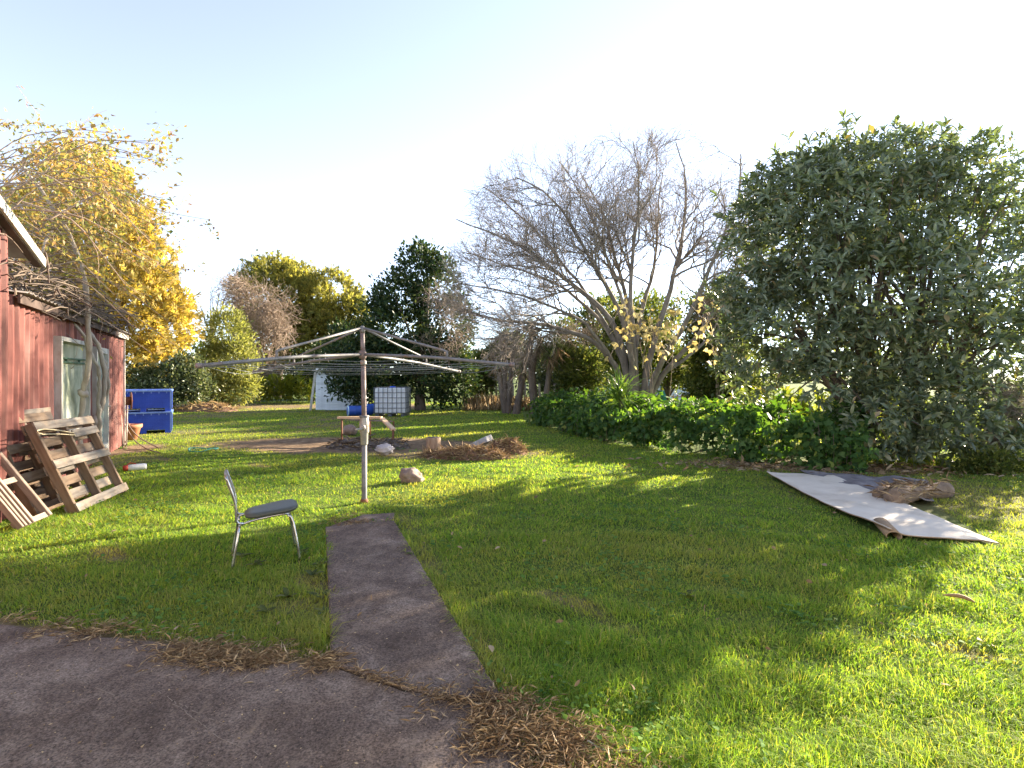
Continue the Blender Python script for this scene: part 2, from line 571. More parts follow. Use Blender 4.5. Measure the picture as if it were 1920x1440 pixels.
# painted and plain metal, plastic
M['red_iron'] = surf_mat('red_painted_iron', [(0.32, (0.080, 0.023, 0.018)), (0.5, (0.165, 0.050, 0.039)), (0.66, (0.25, 0.095, 0.074))], 2.6, 8, 0.7, 0.15, 20, (1.6, 1.6, 0.22), rand=0.16,
                         second=(1.6, (0.50, 0.74), (0.21, 0.105, 0.088), (1.3, 1.3, 0.4)))
M['roof_iron'] = surf_mat('weathered_roof_iron', [(0.3, (0.25, 0.20, 0.17)), (0.7, (0.45, 0.42, 0.39))], 2.5, 5, 0.7, 0.2, 20, rand=0.08)
M['white_paint'] = surf_mat('old_white_paint', [(0.28, (0.26, 0.22, 0.17)), (0.5, (0.46, 0.43, 0.38)), (0.75, (0.60, 0.58, 0.53))], 4, 5, 0.7, 0.2, 25, (1, 1, 0.5))
M['cream_paint'] = surf_mat('cream_board_paint', [(0.3, (0.45, 0.36, 0.24)), (0.6, (0.70, 0.62, 0.48))], 4, 5, 0.7, 0.2, 25)
M['weatherboard'] = surf_mat('weatherboard_paint', [(0.3, (0.45, 0.48, 0.50)), (0.6, (0.62, 0.65, 0.67))], 2.5, 6, 0.75, 0.15, 25, rand=0.16)
M['pane'] = surf_mat('milky_pane', [(0.30, (0.22, 0.26, 0.17)), (0.5, (0.46, 0.49, 0.36)), (0.68, (0.66, 0.67, 0.56))], 1.8, 4, 0.22, 0, None, None, 0, 0.6, dist=0.6)
M['door_glass'] = surf_mat('door_glass', [(0.3, (0.10, 0.15, 0.13)), (0.7, (0.36, 0.44, 0.40))], 2.0, 3, 0.15, 0, None, None, 0, 0.6)
M['galv'] = surf_mat('galvanised_tube', [(0.3, (0.12, 0.115, 0.115)), (0.6, (0.20, 0.195, 0.195)), (0.8, (0.26, 0.255, 0.255))], 9, 5, 0.6, 0.1, 60, None, 0.25, 0.5,
                     second=(7.0, (0.60, 0.78), (0.22, 0.12, 0.075)))
M['galv_rust'] = surf_mat('rusty_tube', [(0.3, (0.12, 0.075, 0.06)), (0.6, (0.22, 0.175, 0.165)), (0.8, (0.30, 0.265, 0.26))], 9, 5, 0.62, 0.15, 60, None, 0.2, 0.5)
M['cast'] = surf_mat('cast_housing', [(0.3, (0.24, 0.21, 0.18)), (0.7, (0.44, 0.42, 0.385))], 12, 5, 0.55, 0.3, 60, None, 0.3, 0.5,
                     second=(9.0, (0.58, 0.75), (0.30, 0.17, 0.10)))
M['wire'] = surf_mat('clothes_wire', [(0.3, (0.20, 0.21, 0.20)), (0.7, (0.32, 0.33, 0.32))], 9, 2, 0.5, 0, None, None, 0.3)
M['chrome'] = surf_mat('worn_chrome', [(0.3, (0.30, 0.27, 0.25)), (0.6, (0.55, 0.54, 0.53)), (0.8, (0.66, 0.66, 0.66))], 14, 4, 0.25, 0.05, 80, None, 0.9, 0.5)
M['vinyl'] = surf_mat('grey_green_vinyl', [(0.3, (0.050, 0.055, 0.046)), (0.7, (0.080, 0.086, 0.072))], 6, 4, 0.42, 0.15, 90)
M['tan_vinyl'] = surf_mat('tan_backrest', [(0.3, (0.26, 0.20, 0.15)), (0.7, (0.36, 0.29, 0.23))], 6, 4, 0.5, 0.1, 90)
M['blue_plastic'] = surf_mat('blue_plastic', [(0.3, (0.016, 0.060, 0.42)), (0.7, (0.03, 0.10, 0.60))], 3, 4, 0.45, 0.05, 40)
M['blue_edge'] = surf_mat('sun_bleached_blue', [(0.3, (0.10, 0.19, 0.58)), (0.7, (0.26, 0.38, 0.72))], 6, 4, 0.5, 0.05, 40)  # lighter blue for rims and corner posts
M['drum_blue'] = surf_mat('drum_blue', [(0.3, (0.015, 0.06, 0.30)), (0.7, (0.03, 0.10, 0.42))], 4, 4, 0.4, 0.05, 40)
M['drum_rim'] = surf_mat('drum_rim', [(0.3, (0.30, 0.50, 0.62)), (0.7, (0.55, 0.70, 0.78))], 6, 3, 0.4, 0, None)
M['ibc_white'] = surf_mat('milky_tank', [(0.3, (0.60, 0.62, 0.64)), (0.7, (0.74, 0.76, 0.78))], 1.5, 3, 0.4, 0, None)
M['cage'] = surf_mat('cage_steel', [(0.3, (0.06, 0.07, 0.08)), (0.7, (0.14, 0.15, 0.16))], 9, 3, 0.5, 0, None, None, 0.5)
M['terracotta'] = surf_mat('terracotta', [(0.3, (0.36, 0.13, 0.06)), (0.7, (0.50, 0.22, 0.12))], 6, 4, 0.75, 0.2, 40)
M['rust'] = surf_mat('rust', [(0.3, (0.09, 0.04, 0.025)), (0.7, (0.24, 0.10, 0.05))], 9, 5, 0.8, 0.3, 50)
M['hose'] = surf_mat('brown_hose', [(0.3, (0.12, 0.08, 0.06)), (0.7, (0.24, 0.18, 0.14))], 9, 3, 0.5, 0)
M['teal'] = surf_mat('teal_plastic', [(0.3, (0.03, 0.20, 0.17)), (0.7, (0.06, 0.30, 0.26))], 5, 3, 0.5, 0)
M['red_plastic'] = surf_mat('red_plastic', [(0.3, (0.38, 0.03, 0.02)), (0.7, (0.50, 0.06, 0.03))], 5, 3, 0.5, 0)
M['white_plastic'] = surf_mat('white_plastic', [(0.3, (0.55, 0.53, 0.50)), (0.7, (0.76, 0.74, 0.72))], 5, 3, 0.5, 0)
M['cord'] = surf_mat('pale_cord', [(0.3, (0.50, 0.40, 0.24)), (0.7, (0.66, 0.55, 0.36))], 5, 3, 0.7, 0)
M['stone'] = surf_mat('brown_stone', [(0.25, (0.13, 0.085, 0.065)), (0.5, (0.27, 0.20, 0.165)), (0.8, (0.40, 0.34, 0.30))], 7, 6, 0.9, 0.7, 25)
M['pale_stone'] = surf_mat('pale_stone', [(0.25, (0.36, 0.33, 0.34)), (0.7, (0.62, 0.58, 0.60))], 6, 6, 0.9, 0.5, 25)
M['broken_concrete'] = surf_mat('broken_concrete', [(0.25, (0.20, 0.19, 0.19)), (0.7, (0.42, 0.41, 0.41))], 8, 6, 0.9, 0.6, 30)
M['stump'] = surf_mat('stump_wood', [(0.3, (0.26, 0.16, 0.10)), (0.7, (0.46, 0.33, 0.23))], 8, 6, 0.9, 0.7, 30, (3, 3, 0.5))
M['ash'] = surf_mat('ash_soil', [(0.25, (0.035, 0.028, 0.024)), (0.5, (0.12, 0.10, 0.085)), (0.8, (0.30, 0.28, 0.26))], 7, 8, 0.95, 1.0, 22, bdist=0.03)
M['brown_mound'] = surf_mat('brown_mound', [(0.25, (0.08, 0.045, 0.028)), (0.5, (0.17, 0.095, 0.06)), (0.8, (0.28, 0.18, 0.11))], 6, 8, 0.95, 1.0, 24, bdist=0.03)
M['carpet'] = surf_mat('beige_carpet_back', [(0.28, (0.46, 0.395, 0.32)), (0.48, (0.62, 0.555, 0.475)), (0.7, (0.70, 0.635, 0.55))], 2.2, 8, 0.95, 0.35, 160, bdist=0.003)
M['carpet_under'] = surf_mat('tan_carpet_pile', [(0.3, (0.24, 0.16, 0.10)), (0.7, (0.38, 0.27, 0.17))], 30, 4, 1.0, 0.6, 120)
M['grey_carpet'] = surf_mat('grey_carpet', [(0.25, (0.09, 0.08, 0.085)), (0.55, (0.19, 0.175, 0.185)), (0.8, (0.30, 0.28, 0.28))], 5, 7, 1.0, 0.7, 60, bdist=0.008)
M['brown_rug'] = surf_mat('brown_rug', [(0.25, (0.11, 0.075, 0.055)), (0.6, (0.25, 0.18, 0.13)), (0.8, (0.34, 0.27, 0.20))], 12, 7, 1.0, 0.8, 60, bdist=0.01)
M['pale_blue_wall'] = surf_mat('pale_blue_wall', [(0.3, (0.62, 0.70, 0.76)), (0.7, (0.72, 0.78, 0.82))], 1.5, 3, 0.8, 0)
M['brown_fence'] = surf_mat('brown_fence', [(0.3, (0.20, 0.13, 0.10)), (0.7, (0.32, 0.23, 0.18))], 4, 4, 0.9, 0.2, 20, rand=0.1)
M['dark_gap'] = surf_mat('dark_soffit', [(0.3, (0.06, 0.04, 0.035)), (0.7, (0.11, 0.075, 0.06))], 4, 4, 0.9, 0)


def concrete_mat():
    m, nt, out = new_mat('old_dark_concrete')
    f1 = tex_noise(nt, 2.2, 9, 0.72, dist=0.4)
    c1 = ramp(nt, f1, [(0.34, (0.072, 0.049, 0.038)), (0.5, (0.132, 0.096, 0.076)), (0.66, (0.240, 0.186, 0.150))])
    f2 = tex_noise(nt, 85, 7, 0.78)
    k2 = ramp(nt, f2, [(0.38, (0.22, 0.22, 0.22)), (0.62, (1.75, 1.75, 1.75))])
    c = mixc(nt, 0.9, c1, k2, 'MULTIPLY')
    f3 = tex_noise(nt, 160, 2, 0.5)
    k3 = ramp(nt, f3, [(0.69, (0, 0, 0)), (0.74, (1, 1, 1))])
    c = mixc(nt, k3, c, (0.36, 0.28, 0.21))
    f4 = tex_noise(nt, 5, 4, 0.6, stretch=(3.0, 0.6, 1))
    k4 = ramp(nt, f4, [(0.56, (0, 0, 0)), (0.80, (0.6, 0.6, 0.6))])
    c = mixc(nt, k4, c, (0.26, 0.195, 0.145))
    p = nt.nodes.new('ShaderNodeBsdfPrincipled')
    p.inputs['Roughness'].default_value = 0.88
    p.inputs['Specular IOR Level'].default_value = 0.3
    nt.links.new(c, p.inputs['Base Color'])
    b = nt.nodes.new('ShaderNodeBump')
    b.inputs['Strength'].default_value = 0.7
    b.inputs['Distance'].default_value = 0.006
    nt.links.new(f2, b.inputs['Height'])
    nt.links.new(b.outputs[0], p.inputs['Normal'])
    nt.links.new(p.outputs[0], out.inputs['Surface'])
    return m


def ground_mat():
    m, nt, out = new_mat('lawn_soil')
    f1 = tex_noise(nt, 1.1, 6, 0.6)
    green = ramp(nt, f1, [(0.3, (0.065, 0.115, 0.020)), (0.55, (0.125, 0.180, 0.032)), (0.75, (0.20, 0.20, 0.055))])
    f2 = tex_noise(nt, 30, 5, 0.7)
    k2 = ramp(nt, f2, [(0.35, (0.35, 0.35, 0.35)), (0.65, (1.15, 1.15, 1.15))])
    green = mixc(nt, 0.9, green, k2, 'MULTIPLY')
    f3 = tex_noise(nt, 5, 7, 0.65)
    dry = ramp(nt, f3, [(0.3, (0.10, 0.062, 0.038)), (0.55, (0.24, 0.165, 0.10)), (0.75, (0.36, 0.27, 0.17))])
    a = nt.nodes.new('ShaderNodeAttribute')
    a.attribute_name = 'dry'
    c = mixc(nt, a.outputs['Fac'], green, dry)
    p = nt.nodes.new('ShaderNodeBsdfPrincipled')
    p.inputs['Roughness'].default_value = 0.95
    p.inputs['Specular IOR Level'].default_value = 0.15
    nt.links.new(c, p.inputs['Base Color'])
    b = nt.nodes.new('ShaderNodeBump')
    b.inputs['Strength'].default_value = 0.8
    b.inputs['Distance'].default_value = 0.03
    nt.links.new(f2, b.inputs['Height'])
    nt.links.new(b.outputs[0], p.inputs['Normal'])
    nt.links.new(p.outputs[0], out.inputs['Surface'])
    return m


M['concrete'] = concrete_mat()
M['ground'] = ground_mat()

# ------------------------------------------------------------------ ground, slab, path
rng = np.random.default_rng(200); random.seed(200)
# (polygons in metres, seen from above)
PATH = np.array([(-1.94, 5.66), (-1.28, 5.90), (-0.03, 2.62), (-0.28, 2.66), (-0.62, 2.79), (-0.99, 2.98)])
PATH_END = np.array([(-1.70, 6.22), (-1.36, 6.30), (-1.30, 5.95), (-1.93, 5.72)])
SLAB = np.array([(-6.0, 3.75), (-3.26, 3.46), (-1.99, 3.21), (-1.00, 2.965), (-0.62, 2.775), (-0.28, 2.645), (-0.03, 2.605), (0.10, 2.2), (0.60, 1.2), (1.2, -2.5), (-6.0, -2.5)])


def inside(poly, x, y):
    c = np.zeros(x.shape, bool)
    j = len(poly) - 1
    for i in range(len(poly)):
        xi, yi, xj, yj = *poly[i], *poly[j]
        c ^= ((yi > y) != (yj > y)) & (x < (xj - xi) * (y - yi) / (yj - yi + 1e-12) + xi)
        j = i
    return c


def edge_dist(poly, x, y, closed=True):
    d = np.full(x.shape, 1e9)
    n = len(poly)
    for i in range(n if closed else n - 1):
        a, b = np.array(poly[i]), np.array(poly[(i + 1) % n])
        ab = b - a
        t = np.clip(((x - a[0]) * ab[0] + (y - a[1]) * ab[1]) / (ab @ ab), 0, 1)
        d = np.minimum(d, np.hypot(x - a[0] - t * ab[0], y - a[1] - t * ab[1]))
    return d


def ground_z(x, y):
    p = np.stack([x, y], -1)
    near = np.exp(-(np.hypot(x, y) / 60) ** 2)
    return (0.018 * snoise(p, 0.9, 3) + 0.010 * snoise(p, 2.7, 4)) * near - 0.005


def blob(x, y, cx, cy, rx, ry, soft=0.35, ang=0):
    ca, sa = math.cos(ang), math.sin(ang)
    dx, dy = x - cx, y - cy
    q = np.hypot((dx * ca + dy * sa) / rx, (-dx * sa + dy * ca) / ry)
    return np.clip((1 + soft - q) / soft, 0, 1)


def dryness(x, y):
    p = np.stack([x, y], -1)
    n1, n2 = snoise(p, 1.1, 11), snoise(p, 3.0, 12)
    wob = 0.25 * n1 + 0.2 * n2
    d = np.zeros(x.shape)
    # trampled earth round the burnt heap
    d = np.maximum(d, blob(x + 0.5 * n2, y + 0.3 * n1, -3.7, 12.7, 2.9, 1.15, 0.5))
    d = np.maximum(d, 0.3 * blob(x, y + 0.3 * n1, -6.8, 13.9, 1.8, 0.4, 0.8))
    d = np.maximum(d, 0.8 * blob(x, y, -1.2, 11.3, 1.5, 0.7, 0.6))
    # straw strip at the far end of the lawn
    d = np.maximum(d, np.clip(1 - np.abs(y - 28.3 - 0.9 * n1) / 3.2, 0, 1) ** 0.5 * (x < -4.5))
    # leaf litter along the shed
    d = np.maximum(d, blob(x + 0.3 * n2, y, -8.3, 11.7, 0.5, 0.8, 0.6))
    d = np.maximum(d, 0.5 * blob(x + 0.3 * n2, y, -7.3, 10.0, 0.4, 0.9, 0.6))
    # patchy yellow lawn in the middle distance on the left
    d = np.maximum(d, np.clip(0.18 + 0.55 * n1 + 0.4 * n2, 0, 0.7) * np.clip((y - 10.5) / 6, 0, 1) * np.clip((-x - 1.5) / 3.0, 0, 1) * (y < 27))
    # worn edge right of the path and beside the vine bed
    e = edge_dist(np.array([(-1.28, 6.3), (0.02, 2.55)]), x, y, False)
    d = np.maximum(d, np.clip(1 - e / (0.16 + 0.12 * n2), 0, 1) * 0.8 * (0.55 + 0.6 * n1))
    d = np.maximum(d, 0.45 * blob(x + 0.1 * n2, y, -1.35, 3.80, 0.25, 0.10, 0.9))
    d = np.maximum(d, 0.8 * blob(x + 0.3 * n2, y, 5.2, 9.6, 1.4, 0.5, 0.7, -0.3))
    d = np.maximum(d, 0.45 * blob(x + 0.4 * n2, y, 5.6, 7.4, 1.2, 1.0, 0.8))
    # small bare spots
    d = np.maximum(d, np.clip((snoise(p, 3.2, 21) - 1.0) * 4, 0, 0.6))
    # slab margins: brown needles
    e = edge_dist(SLAB[:7], x, y, False)
    d = np.maximum(d, np.clip(1.3 - e / (0.12 + 0.05 * n2), 0, 1))
    return np.clip(d, 0, 1)


def axis_steps(*segs):
    out = []
    for a, b, st in segs:
        out.append(np.arange(a, b, st))
    return np.concatenate(out + [np.array([segs[-1][1]])])


gx = axis_steps((-700, -60, 40), (-60, -20, 2), (-20, -9, 0.5), (-9, 9, 0.12), (9, 20, 0.5), (20, 60, 2), (60, 700, 40))
gy = axis_steps((-60, -4, 4), (-4, 1.5, 0.5), (1.5, 16, 0.12), (16, 34, 0.4), (34, 80, 3), (80, 1400, 60))
GX, GY = np.meshgrid(gx, gy)
GZ = ground_z(GX, GY)
nx, ny = len(gx), len(gy)
idx = np.arange(nx * ny).reshape(ny, nx)
Fg = np.stack([idx[:-1, :-1], idx[:-1, 1:], idx[1:, 1:], idx[1:, :-1]], -1).reshape(-1, 4)
ground = mesh_arr('ground', np.stack([GX, GY, GZ], -1).reshape(-1, 3), Fg, M['ground'], None, True, dryness(GX, GY).ravel())
tag(ground, 'green lawn with bare earth and straw patches reaching to the field', 'ground', kind='structure')


def slab_piece(name, poly, z, mat, parent=None, jag=0.008, step=0.08, bulge=0.0):
    pts = []
    for i in range(len(poly)):
        a, b = np.array(poly[i]), np.array(poly[(i + 1) % len(poly)])
        n = max(1, int(np.linalg.norm(b - a) / step)) if max(abs(a).max(), abs(b).max()) < 5 else 1
        for k in range(n):
            q = a + (b - a) * k / n
            if 0 < k: q = q + rng.normal(size=2) * jag
            pts.append(q)
    pts = np.array(pts)
    n = len(pts)
    c = pts.mean(0)
    ins = pts + (c - pts) / np.linalg.norm(c - pts, axis=1, keepdims=True) * 0.012
    v = [(p[0], p[1], -0.12) for p in pts] + [(p[0], p[1], z - 0.010) for p in pts] + [(p[0], p[1], z) for p in ins]
    f = [(i, (i + 1) % n, n + (i + 1) % n, n + i) for i in range(n)] + [(n + i, n + (i + 1) % n, 2 * n + (i + 1) % n, 2 * n + i) for i in range(n)]
    f.append(tuple(2 * n + i for i in range(n)))
    mb = MB().add(v, f)
    return mb.build(name, mat, parent)


slab = slab_piece('concrete_slab', SLAB[::-1], 0.020, M['concrete'])
tag(slab, 'dark stained concrete slab filling the near left corner', 'concrete slab', kind='structure')
path = empty('concrete_path', (-1, 4.5, 0), 'narrow dark concrete path leading up to the clothesline', 'path')
path['kind'] = 'structure'
for poly, z in ((PATH[::-1], 0.030), (PATH_END[::-1], 0.012)):
    o = slab_piece('path_slab', poly, z, M['concrete'], None)
    o.parent = path
    o.matrix_parent_inverse = Matrix.Translation((1, -4.5, 0))
# scratches on the slab
scr = MB()
for pts in ([(560, 1295), (650, 1322), (760, 1350), (850, 1368)], [(622, 1312), (700, 1345), (820, 1392), (1000, 1432)], [(240, 1262), (330, 1290), (430, 1312)], [(318, 1230), (350, 1250), (395, 1262)]):
    q = [gp(px * 0.5 if px > 600 else px * 0.5, py) for px, py in pts]
    for a, b in zip(q[:-1], q[1:]):
        n = 6
        for k in range(n):
            if random.random() < 0.4: continue
            A = Vector((a[0] + (b[0] - a[0]) * k / n + random.gauss(0, 0.006), a[1] + (b[1] - a[1]) * k / n, 0.0215))
            B = Vector((a[0] + (b[0] - a[0]) * (k + 1) / n, a[1] + (b[1] - a[1]) * (k + 1) / n, 0.0215))
            scr.bar(A, B, random.uniform(0.0015, 0.003), 0.001)
M['scratch'] = surf_mat('scraped_concrete', [(0.3, (0.20, 0.16, 0.13)), (0.7, (0.32, 0.26, 0.21))], 60, 3, 0.9, 0)
scr.build('scratch_marks', M['scratch'], slab)

# ------------------------------------------------------------------ shed on the left
rng = np.random.default_rng(201); random.seed(201)
WC = Vector((-8.92, 12.46, 0))                      # far corner of the long wall
WU = Vector((0.456, -0.890, 0)).normalized()        # along the wall, towards the camera
WN = Vector((0.890, 0.456, 0)).normalized()         # out of the wall
shed = empty('shed', tuple(WC), 'red corrugated iron shed with milky window on the left', 'shed')
shed.matrix_world = Matrix(((WU.x, WN.x, 0, WC.x), (WU.y, WN.y, 0, WC.y), (0, 0, 1, 0), (0, 0, 0, 1)))
# local axes: x along the wall towards the camera, y out of the wall, z up


def rib_sheet(x0, x1, z0, z1, name='wall_sheet', mat=None, parent=shed, pitch=0.20, depth=0.028, ytop=0.0):
    n = max(1, round((x1 - x0) / pitch))
    p = (x1 - x0) / n
    prof = []
    for i in range(n):
        a = x0 + i * p
        prof += [(a, 0), (a + 0.48 * p, 0), (a + 0.62 * p, depth), (a + 0.86 * p, depth)]
    prof.append((x1, 0))
    v, f = [], []
    rows = 5
    for r_ in range(rows):
        t = r_ / (rows - 1)
        z = z0 + (z1 - z0) * t
        for x, y in prof:
            v.append((x, y + ytop * t + 0.006 * math.sin(z * 3 + x * 2.0), z))
    m = len(prof)
    for r_ in range(rows - 1):
        for i in range(m - 1):
            f.append((r_ * m + i, r_ * m + i + 1, (r_ + 1) * m + i + 1, (r_ + 1) * m + i))
    o = MB().add(v, f).build(name, mat or M['red_iron'], parent)
    sm = o.modifiers.new('thickness', 'SOLIDIFY')
    sm.thickness = 0.003
    return o


WIN = (3.62, 5.38, 0.72, 2.16)        # window opening x0,x1,z0,z1
DOOR = (1.98, 3.05, 0.05, 2.12)
xs = [0.0, 0.66, 1.32, DOOR[0]]
for a, b in zip(xs[:-1], xs[1:]):
    rib_sheet(a, b, 0.02, 2.50 + 0.02 * random.random())
rib_sheet(DOOR[0], DOOR[1], DOOR[3], 2.50)
rib_sheet(DOOR[1], WIN[0], 0.02, 2.50)
for a, b in ((WIN[0], 4.5), (4.5, WIN[1])):
    rib_sheet(a, b, WIN[3], 2.51)
    rib_sheet(a, b, 0.02, WIN[2])
for a, b in ((WIN[1], 6.2), (6.2, 7.12)):
    rib_sheet(a, b, 0.02, 2.52)
# taller gabled part at the near end (same wall plane)
for a, b, h in ((7.12, 7.9, 3.16), (7.9, 8.7, 3.34), (8.7, 9.5, 3.52)):
    rib_sheet(a, b, 0.02, h)
# end wall round the far corner and the back of the lean-to
o = MB().box((-0.02, -1.75, 1.25), (0.03, 3.5, 2.48)).build('end_wall', M['red_iron'], shed)
o = MB().box((7.13, -1.8, 2.85), (0.03, 3.5, 0.8)).build('side_wall', M['red_iron'], shed)
MB().box((9.515, -1.76, 1.80), (0.03, 3.5, 3.58)).build('near_end_wall', M['red_iron'], shed)
MB().box((3.5, -3.44, 1.38), (7.0, 0.03, 2.74)).build('back_wall', M['red_iron'], shed)
MB().box((8.3, -3.44, 1.62), (2.4, 0.03, 3.2)).build('back_wall', M['red_iron'], shed)
o = MB().box((-0.012, 0.022, 1.25), (0.05, 0.05, 2.5)).build('corner_trim', M['white_paint'], shed)
# window
fr = MB()
x0, x1, z0, z1 = WIN
fr.box(((x0 + x1) / 2, 0.03, z1 - 0.03), (x1 - x0, 0.12, 0.06)).box(((x0 + x1) / 2, 0.03, z0 + 0.03), (x1 - x0, 0.14, 0.06))
fr.box((x0 + 0.03, 0.03, (z0 + z1) / 2), (0.06, 0.119, z1 - z0 - 0.12)).box((x1 - 0.04, 0.03, (z0 + z1) / 2), (0.08, 0.119, z1 - z0 - 0.12))
win = fr.build('window', M['white_paint'], shed)
MB().box(((x0 + x1) / 2, -0.01, (z0 + z1) / 2), (x1 - x0 - 0.13, 0.012, z1 - z0 - 0.12)).build('pane', M['pane'], win)
gb = MB()
gb.box(((x0 + x1) / 2, 0.02, z1 - 0.30), (x1 - x0 - 0.13, 0.03, 0.022)).box(((x0 + x1) / 2, 0.02, z1 - 0.36), (x1 - x0 - 0.13, 0.03, 0.022))
gb.box((x0 + 0.42, 0.02, z1 - 0.33), (0.02, 0.029, 0.06)).box((x0 + 1.2, 0.02, z1 - 0.33), (0.02, 0.029, 0.06))
M['green_trim'] = surf_mat('green_trim', [(0.3, (0.05, 0.10, 0.06)), (0.7, (0.11, 0.18, 0.11))], 8, 3, 0.7, 0)
gb.build('louvre_bars', M['green_trim'], win)
# glazed door
x0, x1, z0, z1 = DOOR
fr = MB()
fr.box((x0 + 0.04, 0.02, (z0 + z1) / 2), (0.08, 0.11, z1 - z0)).box((x1 - 0.05, 0.02, (z0 + z1) / 2), (0.10, 0.11, z1 - z0))
fr.box(((x0 + x1) / 2, 0.02, z1 - 0.05), (x1 - x0 - 0.18, 0.10, 0.10)).box(((x0 + x1) / 2, 0.02, z0 + 0.12), (x1 - x0 - 0.18, 0.10, 0.24))
door = fr.build('door', M['white_paint'], shed)
MB().box(((x0 + x1) / 2, 0.0, (z0 + z1) / 2 + 0.05), (x1 - x0 - 0.18, 0.012, z1 - z0 - 0.30)).build('pane', M['door_glass'], door)
MB().tube([(x0 + 0.12, 0.085, 1.0), (x0 + 0.12, 0.12, 1.0), (x0 + 0.24, 0.12, 1.0)], 0.012, 6).build('handle', M['chrome'], door)
# lean-to roof (slopes down to this wall) and its old fascia
for i in range(9):
    a = -0.12 + i * 0.805
    b = min(a + 0.80, 7.10)
    v, f = [], []
    n = 10
    for k in range(n + 1):
        x = a + (b - a) * k / n
        zz = 0.012 * (1 if k % 2 else -1)
        v += [(x, 0.16, 2.555 + zz), (x, -3.4, 2.86 + zz)]
    f = [(2 * k, 2 * k + 1, 2 * k + 3, 2 * k + 2) for k in range(n)]
    o = MB().add(v, f).build('roof_sheet', M['roof_iron'], shed)
    sm = o.modifiers.new('thickness', 'SOLIDIFY')
    sm.thickness = 0.004
for a, b in ((-0.10, 1.15), (1.17, 2.5), (2.52, 4.6), (4.62, 7.1)):
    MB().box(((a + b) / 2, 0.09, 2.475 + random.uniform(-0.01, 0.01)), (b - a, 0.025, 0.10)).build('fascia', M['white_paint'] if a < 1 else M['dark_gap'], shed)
# gable roof with its barge board
def slope_pt(x, y): return (x, y, 3.02 + (x - 6.2) * 0.235)
mb = MB()
for x0_, x1_ in ((6.2, 9.6),):
    for y0_, y1_, th, dz in ((0.09, -3.6, 0.04, 0.06),):
        a, b = slope_pt(x0_, 0), slope_pt(x1_, 0)
        mb.add([(x0_, y0_, a[2] + dz), (x1_, y0_, b[2] + dz), (x1_, y1_, b[2] + dz), (x0_, y1_, a[2] + dz),
                (x0_, y0_, a[2] + dz + th), (x1_, y0_, b[2] + dz + th), (x1_, y1_, b[2] + dz + th), (x0_, y1_, a[2] + dz + th)],
               [(0, 3, 2, 1), (4, 5, 6, 7), (0, 1, 5, 4), (2, 3, 7, 6), (0, 4, 7, 3), (1, 2, 6, 5)])
mb.build('gable_roof', M['roof_iron'], shed)
mb = MB().bar((6.22, 0.105, 3.04), (9.6, 0.105, 3.04 + 3.38 * 0.235), 0.03, 0.115)
mb.build('barge_board', M['white_paint'], shed)
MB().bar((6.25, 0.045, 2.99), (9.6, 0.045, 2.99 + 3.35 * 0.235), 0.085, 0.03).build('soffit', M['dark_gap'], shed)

# ------------------------------------------------------------------ unseen building added behind the patio, its cream wall bouncing sunlight
M['house_paint'] = surf_mat('cream_weatherboard', [(0.3, (0.66, 0.61, 0.52)), (0.7, (0.76, 0.71, 0.62))], 2, 4, 0.6, 0.1, 20, rand=0.04)
unseen_house = empty('house', (0.5, -1.7, 0), 'cream weatherboard house standing behind the concrete patio', 'house')
for i in range(18):
    z = 0.30 + i * 0.15
    for x0_, x1_ in (((-7.5, 7.5),) if z > 2.15 or z < 0.35 else ((-7.5, -3.6), (-1.8, -0.9), (0.1, 2.6), (4.6, 7.5)) if z > 0.85 else ((-7.5, -0.9), (0.1, 7.5))):
        board(unseen_house, 'weatherboard', M['house_paint'], (x1_ - x0_, 0.02, 0.165), ((x0_ + x1_) / 2, 0, z + 0.07), Matrix.Rotation(R(-5), 3, 'X') @ Matrix.Rotation(R(180), 3, 'Z'))
MB().box((0, -2.6, 1.6), (15.0, 5.0, 2.7)).build('wall', M['house_paint'], unseen_house)
MB().box((0, -2.6, 0.13), (14.9, 4.9, 0.26)).build('foundation', M['broken_concrete'], unseen_house)
for a_, b_ in ((-3.6, -1.8), (2.6, 4.6)):
    fr_ = MB()
    fr_.box(((a_ + b_) / 2, -0.02, 2.18), (b_ - a_, 0.12, 0.08)).box(((a_ + b_) / 2, -0.02, 0.88), (b_ - a_, 0.14, 0.08))
    for q in (a_ + 0.04, (a_ + b_) / 2, b_ - 0.04): fr_.box((q, -0.02, 1.53), (0.07, 0.11, 1.21))
    w_ = fr_.build('window', M['white_paint'], unseen_house)
    MB().box(((a_ + b_) / 2, -0.05, 1.53), (b_ - a_ - 0.1, 0.012, 1.24)).build('pane', M['door_glass'], w_)
d_ = MB().box((-0.4, -0.03, 1.22), (0.9, 0.06, 1.95)).build('door', M['white_paint'], unseen_house)
MB().lathe([(0.03, 0.0), (0.03, 0.05)], 10, (-0.75, 0.0, 1.15), Matrix.Rotation(R(-90), 3, 'X')).build('handle', M['chrome'], d_)
mb = MB()
for y0_, z0_, y1_, z1_ in ((0.55, 2.93, -2.6, 4.2), (-5.75, 2.93, -2.6, 4.2)):
    mb.add([(-8, y0_, z0_), (8, y0_, z0_), (8, y1_, z1_), (-8, y1_, z1_), (-8, y0_, z0_ + 0.08), (8, y0_, z0_ + 0.08), (8, y1_, z1_ + 0.08), (-8, y1_, z1_ + 0.08)],
           [(0, 3, 2, 1), (4, 5, 6, 7), (0, 1, 5, 4), (2, 3, 7, 6), (0, 4, 7, 3), (1, 2, 6, 5)])
mb.build('roof', M['roof_iron'], unseen_house)

